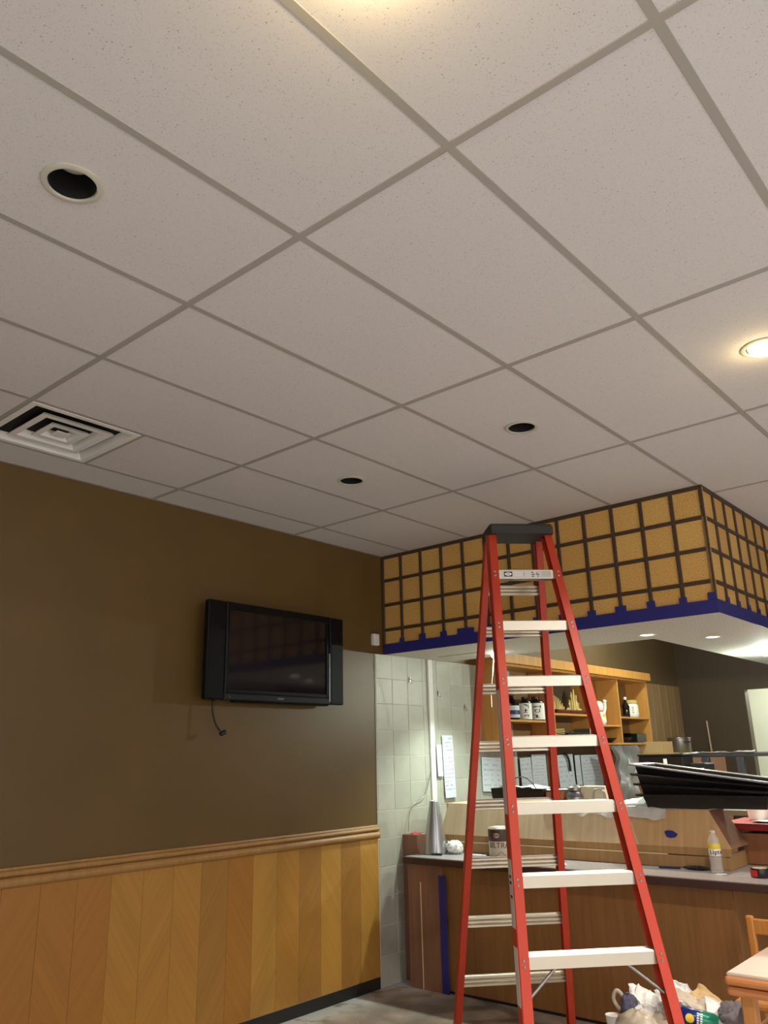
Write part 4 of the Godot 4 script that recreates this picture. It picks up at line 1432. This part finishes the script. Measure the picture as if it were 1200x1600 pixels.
	put(rc, "riser", box(Vector3(0.9, 0.02, 0.44), 0.002), M.tv_grey, at(0.05, 0.202, 0))
	var sk := thing("cabinet_base", "kitchen counter section carrying the red topped cabinet", "counter", Vector3(-1.5, 0, -6.2))
	put(sk, "body", box(Vector3(1.05, 0.86, 0.48), 0.003), M.counter_brown, at(0.0, 0.43, 0))
	put(sk, "top", box(Vector3(1.1, 0.036, 0.5), 0.003), M.laminate, at(0.0, 0.88, 0.0))
	solo("white_folder", "white papers lying on the red cabinet top", "papers", crumple(0.32, 0.2, 0.008, 5, 6.0, 8), M.paper, at(-1.75, 1.16, -6.05))
	var tu := thing("paper_tub", "white plastic tub tipped among papers on the red top", "tub", Vector3(-1.93, 1.155, -6.2), 0.4)
	put(tu, "tub", lathe([[0.0, 0.0], [0.05, 0.0], [0.065, 0.1], [0.07, 0.1], [0.062, 0.004], [0.0, 0.004]], 20), M.paper)

# ------------------------------------------------------------------ things on the counter
func counter_things() -> void:
	# nested black trays, each tipped a little more
	var names := ["bottom black plastic tray of the nested stack on the ledge", "second black plastic tray from the bottom of the stack", "third black plastic tray just under the topmost one", "topmost black plastic tray with a highlight painted on its rim"]
	var tilt := [0.0, -0.05, -0.09, -0.13]
	for k in 4:
		var t := thing("food_tray", names[k], "tray", Vector3(-2.07 - 0.004 * k, 1.262 + 0.047 * k, -5.735), 0.0, "nested black trays")
		t.rotation = Vector3(0.0, [0.02, -0.05, 0.04, -0.02][k], tilt[k])
		var W := 0.405 + 0.012 * k
		var D := 0.165
		put(t, "basin", tray_mesh(W, D, 0.078, 0.02), M.black_plastic)
		put(t, "rim", rim_mesh(W + 0.028, D + 0.028, 0.080), M.rim_highlight if k == 3 else M.black_plastic)
	# black tub with papers on the ledge top
	var tb := thing("black_tub", "black rectangular tub holding white papers on the ledge behind the ladder", "tub", Vector3(-3.56, 1.257, -5.80))
	put(tb, "basin", tray_mesh(0.235, 0.11, 0.115, 0.01), M.black_plastic)
	solo("paper_bundle", "heap of white papers lying in the black tub", "papers", crumple(0.40, 0.2, 0.03, 31, 7.0, 16), M.paper, turned(Vector3(-3.53, 1.375, -5.80), Vector3(0, 0.2, -0.1)))
	put(tb, "handle", tube(smooth([Vector3(-0.090, 0.118, 0.08), Vector3(-0.030, 0.183, 0.08), Vector3(0.060, 0.198, 0.08), Vector3(0.130, 0.153, 0.08), Vector3(0.160, 0.115, 0.08)]), 0.004, 6), M.lead)
	var wt := thing("wood_tray", "brown wooden box next to the black tub on the ledge", "box", Vector3(-3.245, 1.257, -5.81))
	put(wt, "body", tray_mesh(0.07, 0.09, 0.09, 0.0), M.cab_brown)
	solo("grey_tools", "grey flat tool lying across the wooden box", "tool", box(Vector3(0.26, 0.016, 0.05), 0.006), M.steel, turned(Vector3(-3.28, 1.358, -5.78), Vector3(0, 0.15, 0.03)))
	var gj := thing("glass_jar", "round bluish glass jar with steel lid on the ledge right of the rear ladder rail", "jar", Vector3(-3.10, 1.257, -5.78))
	put(gj, "body", lathe([[0.0, 0.0], [0.055, 0.0], [0.065, 0.02], [0.066, 0.06], [0.05, 0.09], [0.042, 0.1], [0.0, 0.1]], 24), M.wrap_grey)
	put(gj, "lid", lathe([[0.045, 0.098], [0.052, 0.1], [0.052, 0.122], [0.03, 0.138], [0.0, 0.142]], 24), M.steel)
	put(gj, "band", lathe([[0.0672, 0.026], [0.068, 0.03], [0.068, 0.05], [0.0672, 0.054]], 24), M.steel)
	solo("cardboard_carton", "small beige carton on the ledge beside the glass jar", "carton", box(Vector3(0.20, 0.13, 0.12), 0.003), M.can_beige, at(-2.955, 1.3225, -5.84))
	var ar := thing("wire_stand", "small chrome wire hoop stand in front of the beige carton", "stand", Vector3(-2.88, 1.257, -5.73))
	for s in [-1.0, 1.0]:
		put(ar, "hoop", tube(smooth([Vector3(-0.045, 0.004, s * 0.012), Vector3(-0.045, 0.07, s * 0.012), Vector3(-0.025, 0.108, s * 0.012), Vector3(0.025, 0.108, s * 0.012), Vector3(0.045, 0.07, s * 0.012), Vector3(0.045, 0.004, s * 0.012)]), 0.004, 8), M.steel)
	# clear plastic lying over the top edge of the ledge
	var dr := gridmesh(40, 10, func(u, v):
		var z: float = -5.72 + 0.125 * minf(v * 1.7, 1.0)
		var dz: float = maxf(v - 0.6, 0.0) * (0.12 + 0.06 * u)
		return Vector3(lerpf(-3.30, -2.33, u), 1.262 - dz + 0.006 * sin(u * 31.0) + 0.004 * sin(u * 57.0 + v * 9.0) - dz * 0.12 * sin(u * 23.0), z + dz * 0.32 + 0.012 + 0.008 * sin(u * 40.0 + v * 4.0)), 0.001)
	solo("plastic_film", "clear plastic film drooping over the top edge of the plywood ledge", "film", dr, M.clear_plastic)
	solo("paper_sheet", "white crumpled paper on the ledge just left of the trays", "paper", crumple(0.2, 0.14, 0.022, 77, 9.0, 12), M.paper, turned(Vector3(-2.62, 1.285, -5.78), Vector3(0.2, 0.3, 0.25)))
	solo("white_strip", "white plastic strip lying along the ledge top right of the ladder", "strip", box(Vector3(0.36, 0.014, 0.05), 0.004), M.paper, at(-2.50, 1.275, -5.64))
	# metal cone
	var cn := thing("metal_cone", "tall tapered grey metal funnel standing at the left end of the worktop", "funnel", Vector3(-4.12, 0.90, -5.36))
	put(cn, "cone", lathe([[0.088, 0.0], [0.092, 0.004], [0.082, 0.10], [0.036, 0.385], [0.032, 0.39], [0.028, 0.386], [0.078, 0.10], [0.086, 0.002]], 32, 0.9), M.cone_metal)
	put(cn, "seam", tube([Vector3(0.06, 0.004, 0.07), Vector3(0.024, 0.384, 0.026)], 0.003, 6), M.steel)
	solo("red_scrap", "small red and white scrap on the corner block beside the cone", "scrap", crumple(0.08, 0.05, 0.02, 19, 20.0, 8), M.red_plastic, at(-4.30, 1.04, -5.34))
	solo("wall_wire", "thin looping wire on the tiles left of the cone", "wire", tube(smooth([Vector3(-4.375, 1.05, -5.34), Vector3(-4.385, 1.2, -5.38), Vector3(-4.385, 1.27, -5.46), Vector3(-4.38, 1.32, -5.58), Vector3(-4.38, 1.5, -5.67)]), 0.003, 6), M.steel)
	solo("paper_ball", "crumpled white paper towel on the worktop right of the cone", "paper", lump(Vector3(0.062, 0.045, 0.05), 41, 0.35, 2.4), M.paper, at(-3.99, 0.945, -5.43))
	solo("black_clip", "small black clip on the worktop at the cone's foot", "clip", box(Vector3(0.09, 0.014, 0.022), 0.005), M.lead, turned(Vector3(-4.05, 0.908, -5.28), Vector3(0, 0.3, 0)))
	solo("white_spatula", "flat white scraper lying on the worktop left of the paint can", "scraper", box(Vector3(0.14, 0.008, 0.04), 0.003), M.paper, turned(Vector3(-3.76, 0.905, -5.40), Vector3(0, 0.25, 0)))
	solo("black_pen", "thin dark pen at the end of the white scraper", "pen", tube([Vector3(-3.73, 0.907, -5.42), Vector3(-3.645, 0.907, -5.46)], 0.006, 8), M.lead)
	# paint can
	var pc := thing("paint_can", "quart paint can with a dark red and green band on the worktop", "paint can", Vector3(-3.565, 0.90, -5.43), 0.52)
	var R := 0.086
	put(pc, "body", lathe([[0.0, 0.0], [R - 0.002, 0.0], [R, 0.003], [R, 0.196], [R - 0.002, 0.2], [0.0, 0.2]], 40), M.can_beige)
	put(pc, "rim", lathe([[R + 0.001, 0.198], [R + 0.003, 0.203], [R - 0.004, 0.21], [R - 0.012, 0.204], [0.0, 0.203]], 40), M.aluminium)
	put(pc, "band", lathe([[R + 0.0005, 0.115], [R + 0.0012, 0.116], [R + 0.0012, 0.195], [R + 0.0005, 0.196]], 40), M.can_maroon)
	put(pc, "green_band", arc_label(R + 0.0022, 0.116, 0.195, 0.8), M.can_forest, Transform3D(Basis(Vector3.UP, 0.75), Vector3.ZERO))
	var ov := arc_oval(R + 0.0022, 0.156, 0.042, 0.022)
	put(pc, "oval_logo", ov, M.can_beige, Transform3D(Basis(Vector3.UP, -0.25), Vector3.ZERO))
	put(pc, "oval_lettering", bent_text("BEHR", 0.02, R + 0.003), M.can_maroon, Transform3D(Basis(Vector3.UP, -0.25), Vector3(0, 0.156, 0)))
	put(pc, "name_lettering", bent_text("ULTRA", 0.04, R + 0.0006), M.text_brown, Transform3D(Basis(Vector3.UP, -0.1), Vector3(0, 0.088, 0)))
	var pk := mb()
	addtube(pk, [arc_pt(R, -0.5, 0.012), arc_pt(R, -0.2, 0.022), arc_pt(R, 0.0, 0.042), arc_pt(R, 0.12, 0.046), arc_pt(R, 0.32, 0.026), arc_pt(R, 0.6, 0.014)], 0.002, 6)
	put(pc, "mountain_line", pk.commit(), M.text_brown)
	# drink bottle
	var bt := thing("drink_bottle", "clear plastic drink bottle with a yellow and navy label on the worktop", "bottle", Vector3(-1.978, 0.90, -5.42), 0.35)
	put(bt, "body", lathe([[0.0, 0.004], [0.03, 0.0], [0.036, 0.006], [0.037, 0.03], [0.034, 0.05], [0.0375, 0.07], [0.0375, 0.092], [0.036, 0.1], [0.036, 0.168], [0.037, 0.175], [0.03, 0.2], [0.016, 0.222], [0.0135, 0.228], [0.0135, 0.24], [0.0125, 0.24], [0.0125, 0.228], [0.015, 0.221]], 32), M.bottle_plastic)
	put(bt, "cap", lathe([[0.0145, 0.228], [0.0152, 0.229], [0.0152, 0.243], [0.014, 0.245], [0.0, 0.245]], 24), M.clear_plastic)
	put(bt, "label_band", lathe([[0.0366, 0.1], [0.037, 0.101], [0.037, 0.138], [0.0366, 0.139]], 32), M.ceramic)
	put(bt, "label_yellow", lathe([[0.0366, 0.139], [0.037, 0.14], [0.037, 0.167], [0.0366, 0.168]], 32), M.yellow)
	put(bt, "label_lettering", bent_text("Lipton", 0.025, 0.0372), M.label_navy, Transform3D(Basis(Vector3.UP, 0.5), Vector3(0, 0.121, 0)))
	solo("bottle_scrap", "torn white paper scrap beside the foot of the drink bottle", "paper", crumple(0.07, 0.035, 0.006, 23, 20.0, 8), M.paper, at(-1.93, 0.904, -5.35))
	var tm := thing("tape_measure", "squat red and black tape measure at the right end of the worktop", "tape measure", Vector3(-1.705, 0.90, -5.36), 0.5)
	put(tm, "case", lathe([[0.0, 0.0], [0.048, 0.0], [0.052, 0.006], [0.052, 0.046], [0.048, 0.052], [0.0, 0.052]], 28), M.black_plastic)
	put(tm, "red_side", arc_label(0.0535, 0.008, 0.044, 1.4), M.red_plastic, Transform3D(Basis(Vector3.UP, -1.2), Vector3.ZERO))
	put(tm, "top_sticker", lathe([[0.042, 0.0522], [0.040, 0.0535], [0.0, 0.0535]], 28), M.ply)
	solo("black_pen", "dark flat pen on the worktop right of the ladder", "pen", tube([Vector3(-2.36, 0.907, -5.44), Vector3(-2.23, 0.907, -5.47)], 0.0075, 8), M.label_navy)
	solo("white_card", "pale card slip lying under the dark pen", "card", box(Vector3(0.1, 0.003, 0.04), 0.001), M.paper, turned(Vector3(-2.29, 0.9015, -5.475), Vector3(0, 0.2, 0)))
	solo("black_chain", "short black knotted cord on the worktop left of the drink bottle", "cord", lump(Vector3(0.07, 0.012, 0.025), 51, 0.4, 5.0), M.lead, at(-2.13, 0.911, -5.48))
	for q in [[-2.93, -5.22, "white plaster crumb nearer the worktop edge"], [-3.05, -5.33, "white plaster crumb further back on the worktop"]]:
		solo("plaster_crumb", q[2], "debris", lump(Vector3(0.018, 0.01, 0.014), int(q[0] * -40), 0.3, 3.0, 12), M.paper, at(q[0], 0.908, q[1]))

func arc_pt(r: float, t: float, y: float) -> Vector3:
	return Vector3(sin(t) * r, y, cos(t) * r)

func arc_oval(r: float, y: float, w: float, h: float) -> ArrayMesh:
	return gridmesh(20, 6, func(u, v):
		var t: float = (u - 0.5) * 2.0
		var e: float = sqrt(maxf(1.0 - t * t, 0.0001))
		return arc_pt(r, t * w / r * 0.62, y + (v - 0.5) * h * 1.5 * e), 0.0004)

# open basin: outer and inner walls, tapered
func tray_mesh(W: float, D: float, H: float, taper: float) -> ArrayMesh:
	var st := mb()
	var t := 0.006
	var lev := [[W - taper, D - taper, 0.0], [W, D, H], [W - t, D - t, H], [W - taper - t, D - taper - t, t]]
	var q := [Vector2(-1, -1), Vector2(1, -1), Vector2(1, 1), Vector2(-1, 1)]
	for i in 3:
		for k in 4:
			var a: Vector2 = q[k]
			var b: Vector2 = q[(k + 1) % 4]
			var l0: Array = lev[i]
			var l1: Array = lev[i + 1]
			var mid := Vector3(a.x + b.x, 0, a.y + b.y)
			var hint := mid if i == 0 else (Vector3.UP if i == 1 else -mid)
			quad(st, Vector3(a.x * l0[0], l0[2], a.y * l0[1]), Vector3(b.x * l0[0], l0[2], b.y * l0[1]), Vector3(b.x * l1[0], l1[2], b.y * l1[1]), Vector3(a.x * l1[0], l1[2], a.y * l1[1]), hint)
	for s in [[lev[0], -1.0], [lev[3], 1.0]]:
		var l: Array = s[0]
		quad(st, Vector3(-l[0], l[2], -l[1]), Vector3(l[0], l[2], -l[1]), Vector3(l[0], l[2], l[1]), Vector3(-l[0], l[2], l[1]), Vector3(0, s[1], 0))
	return st.commit()

func rim_mesh(W: float, D: float, y: float) -> ArrayMesh:
	var st := mb()
	for s in [-1.0, 1.0]:
		addbox(st, at(0, y, s * D), Vector3(W * 2, 0.012, 0.05), 0.004)
		addbox(st, at(s * W, y, 0), Vector3(0.05, 0.0118, D * 2 - 0.05), 0.004)
	return st.commit()

# ------------------------------------------------------------------ table and chair
func dining() -> void:
	var t := thing("dining_table", "pale topped dining table with rounded wooden edge at the lower right corner", "table", Vector3(-0.95, 0, -4.06))
	put(t, "top", box(Vector3(0.86, 0.022, 0.68), 0.006), M.table_top, at(0, 0.742, 0))
	put(t, "edge_band", rounded_slab(0.44, 0.35, 0.038), M.table_edge, at(0, 0.723, 0))
	put(t, "apron", rounded_slab(0.437, 0.347, 0.036), M.table_edge, at(0, 0.684, 0))
	for sx in [-1.0, 1.0]:
		for sz in [-1.0, 1.0]:
			put(t, "leg", box(Vector3(0.055, 0.665, 0.055), 0.006), M.oak, at(sx * 0.375, 0.3325, sz * 0.26))
	for sx in [-1.0, 1.0]:
		put(t, "stretcher", box(Vector3(0.03, 0.06, 0.47), 0.004), M.oak, at(sx * 0.375, 0.5, 0))
	var c := thing("dining_chair", "honey coloured wooden chair pushed under the far side of the dining table", "chair", Vector3(-1.42, 0, -4.86))
	for s in [-1.0, 1.0]:
		put(c, "back_post", box(Vector3(0.042, 0.775, 0.034), 0.008), M.oak, at(s * 0.215, 0.3875, 0))
		put(c, "front_leg", box(Vector3(0.038, 0.43, 0.038), 0.005), M.oak, at(s * 0.205, 0.215, 0.36))
		put(c, "side_rail", box(Vector3(0.022, 0.05, 0.36), 0.004), M.oak, at(s * 0.21, 0.39, 0.18))
	put(c, "back_rail", box(Vector3(0.40, 0.075, 0.022), 0.006), M.oak, at(0, 0.725, 0))
	put(c, "back_rail", box(Vector3(0.40, 0.05, 0.02), 0.006), M.oak, at(0, 0.58, 0))
	put(c, "seat", box(Vector3(0.43, 0.035, 0.42), 0.012), M.oak, at(0, 0.44, 0.19))

func rounded_slab(w: float, d: float, h: float) -> ArrayMesh:
	# slab with a bullnose all round, corners rounded
	var out := []
	var r := 0.02
	for k in 4:
		var cx: float = [1, -1, -1, 1][k] * (w - r)
		var cz: float = [1, 1, -1, -1][k] * (d - r)
		for a in 6:
			var th := PI / 2 * (k + a / 5.0)
			out.append([Vector2(cx, cz), Vector2(cos(th), sin(th))])
	var lev := []
	for a in 7:
		var th := -PI / 2 + PI * a / 6.0
		lev.append([r - h / 2 + h / 2 * cos(th), h / 2 * sin(th)])
	var st := mb()
	var P := func(o: Array, l: Array) -> Vector3: return Vector3(o[0].x + o[1].x * l[0], l[1], o[0].y + o[1].y * l[0])
	for i in lev.size() - 1:
		for k in out.size():
			var a: Array = out[k]
			var b: Array = out[(k + 1) % out.size()]
			quad(st, P.call(a, lev[i]), P.call(b, lev[i]), P.call(b, lev[i + 1]), P.call(a, lev[i + 1]), Vector3(a[1].x, lev[i][1] * 20.0, a[1].y))
	for s in [0, lev.size() - 1]:
		for k in out.size():
			tri(st, Vector3(0, lev[s][1], 0), P.call(out[k], lev[s]), P.call(out[(k + 1) % out.size()], lev[s]), Vector3(0, -1 if s == 0 else 1, 0))
	return st.commit()

# ------------------------------------------------------------------ rubbish
func trash() -> void:
	var c := Vector3(-1.74, 0, -4.12)
	var b := thing("trash_bag", "bulging beige plastic rubbish bag on the floor behind the ladder's right rail", "bag", c)
	var nz := FastNoiseLite.new()
	nz.seed = 17
	nz.frequency = 1.6
	nz.fractal_type = FastNoiseLite.FRACTAL_RIDGED
	put(b, "bag", gridmesh(44, 22, func(u, v):
		var t: float = u * TAU
		var k: float = minf(v * 1.02, 1.0)
		var r: float = 0.225 + 0.05 * sin(k * PI) - 0.05 * smoothstep(0.8, 1.0, k)
		var d := Vector3(cos(t), k * 1.6, -sin(t))
		r *= 1.0 + 0.13 * nz.get_noise_3dv(d * 1.2)
		return Vector3(cos(t) * r * 1.15, k * (0.44 + 0.03 * sin(t * 3.0)), -sin(t) * r), 0.0015), M.bag_plastic)
	put(b, "fill", lump(Vector3(0.22, 0.17, 0.18), 90, 0.12, 2.0), M.bag_plastic, at(0, 0.325, 0))
	put(b, "tie_loop", tube(smooth([Vector3(-0.25, 0.43, 0.08), Vector3(-0.285, 0.46, 0.10), Vector3(-0.30, 0.50, 0.11), Vector3(-0.28, 0.535, 0.11), Vector3(-0.255, 0.51, 0.10), Vector3(-0.245, 0.45, 0.08)]), 0.009, 8), M.bag_plastic)
	solo("paper_sheet", "large crumpled white paper at the top left of the rubbish heap", "paper", crumple(0.23, 0.2, 0.06, 101, 11.0, 30), M.paper, turned(Vector3(-1.87, 0.485, -4.04), Vector3(0.9, 0.3, 0.15)))
	solo("paper_sheet", "smaller crumpled white paper sticking up right of the ladder rail", "paper", crumple(0.16, 0.14, 0.05, 117, 14.0, 26), M.paper, turned(Vector3(-1.735, 0.545, -4.07), Vector3(0.8, -0.5, -0.5)))
	solo("paper_sheet", "white napkin hanging at the right side of the rubbish heap", "paper", crumple(0.10, 0.12, 0.03, 131, 9.0, 16), M.paper, turned(Vector3(-1.525, 0.51, -3.98), Vector3(0.9, 0.3, -0.4)))
	solo("bread_wrapper", "tan crumpled wrapping paper on top of the rubbish heap", "wrapper", crumple(0.15, 0.10, 0.03, 140, 9.0, 18), M.paper_tan, turned(Vector3(-1.60, 0.545, -4.06), Vector3(0.25, -0.3, -0.15)))
	solo("bread_wrapper", "pale folded wrapping paper slanting above the blue drink can", "wrapper", crumple(0.21, 0.08, 0.03, 152, 14.0, 22), M.can_beige, turned(Vector3(-1.645, 0.552, -3.99), Vector3(0.6, 0.1, -0.30)))
	solo("grey_rag", "grey rag hanging off the right end of the rubbish heap", "rag", lump(Vector3(0.055, 0.045, 0.05), 160, 0.45, 2.6), M.cloth_grey, at(-1.47, 0.52, -4.0))
	solo("slate_rag", "slate blue rag at the left of the rubbish heap", "rag", lump(Vector3(0.035, 0.055, 0.04), 171, 0.35, 2.2), M.cloth_slate, at(-1.955, 0.47, -3.99))
	solo("beige_bag", "full beige plastic bag at the front left of the rubbish heap", "bag", lump(Vector3(0.13, 0.13, 0.09), 181, 0.16, 1.6), M.bag_plastic, at(-1.885, 0.35, -3.93))
	var cup := thing("foam_cup", "white foam cup at the left edge of the rubbish heap", "cup", Vector3(-2.03, 0.355, -3.97))
	put(cup, "cup", lathe([[0.0, 0.0], [0.028, 0.0], [0.035, 0.08], [0.037, 0.085], [0.033, 0.085], [0.028, 0.081], [0.0, 0.083]], 24), M.paper)
	var can := thing("drink_can", "blue and green drink can lying on its side in the rubbish heap", "can", Vector3(-1.672, 0.517, -3.89))
	can.rotation = Vector3(0.25, 0.32, -PI / 2 - 0.17)
	can.rotate_object_local(Vector3.UP, -0.6)
	put(can, "body", lathe([[0.0, 0.002], [0.026, 0.0], [0.036, 0.012], [0.036, 0.085]], 32), M.can_blue)
	put(can, "green_end", lathe([[0.036, 0.085], [0.036, 0.145], [0.028, 0.158], [0.027, 0.162], [0.0, 0.158]], 32), M.can_green)
	put(can, "yellow_spot", arc_oval(0.0368, 0.045, 0.030, 0.024), M.yellow, Transform3D(Basis(Vector3.UP, 0.25), Vector3.ZERO))
	var lt := mb()
	for k in 5:
		for q in 2:
			var t0 := -0.5 + k * 0.26
			addbox(lt, Transform3D(Basis(Vector3.UP, t0), arc_pt(0.0366, t0, 0.078 + q * 0.014)), Vector3(0.006, 0.009, 0.0012), 0.0)
	put(can, "lettering", lt.commit(), M.paper)
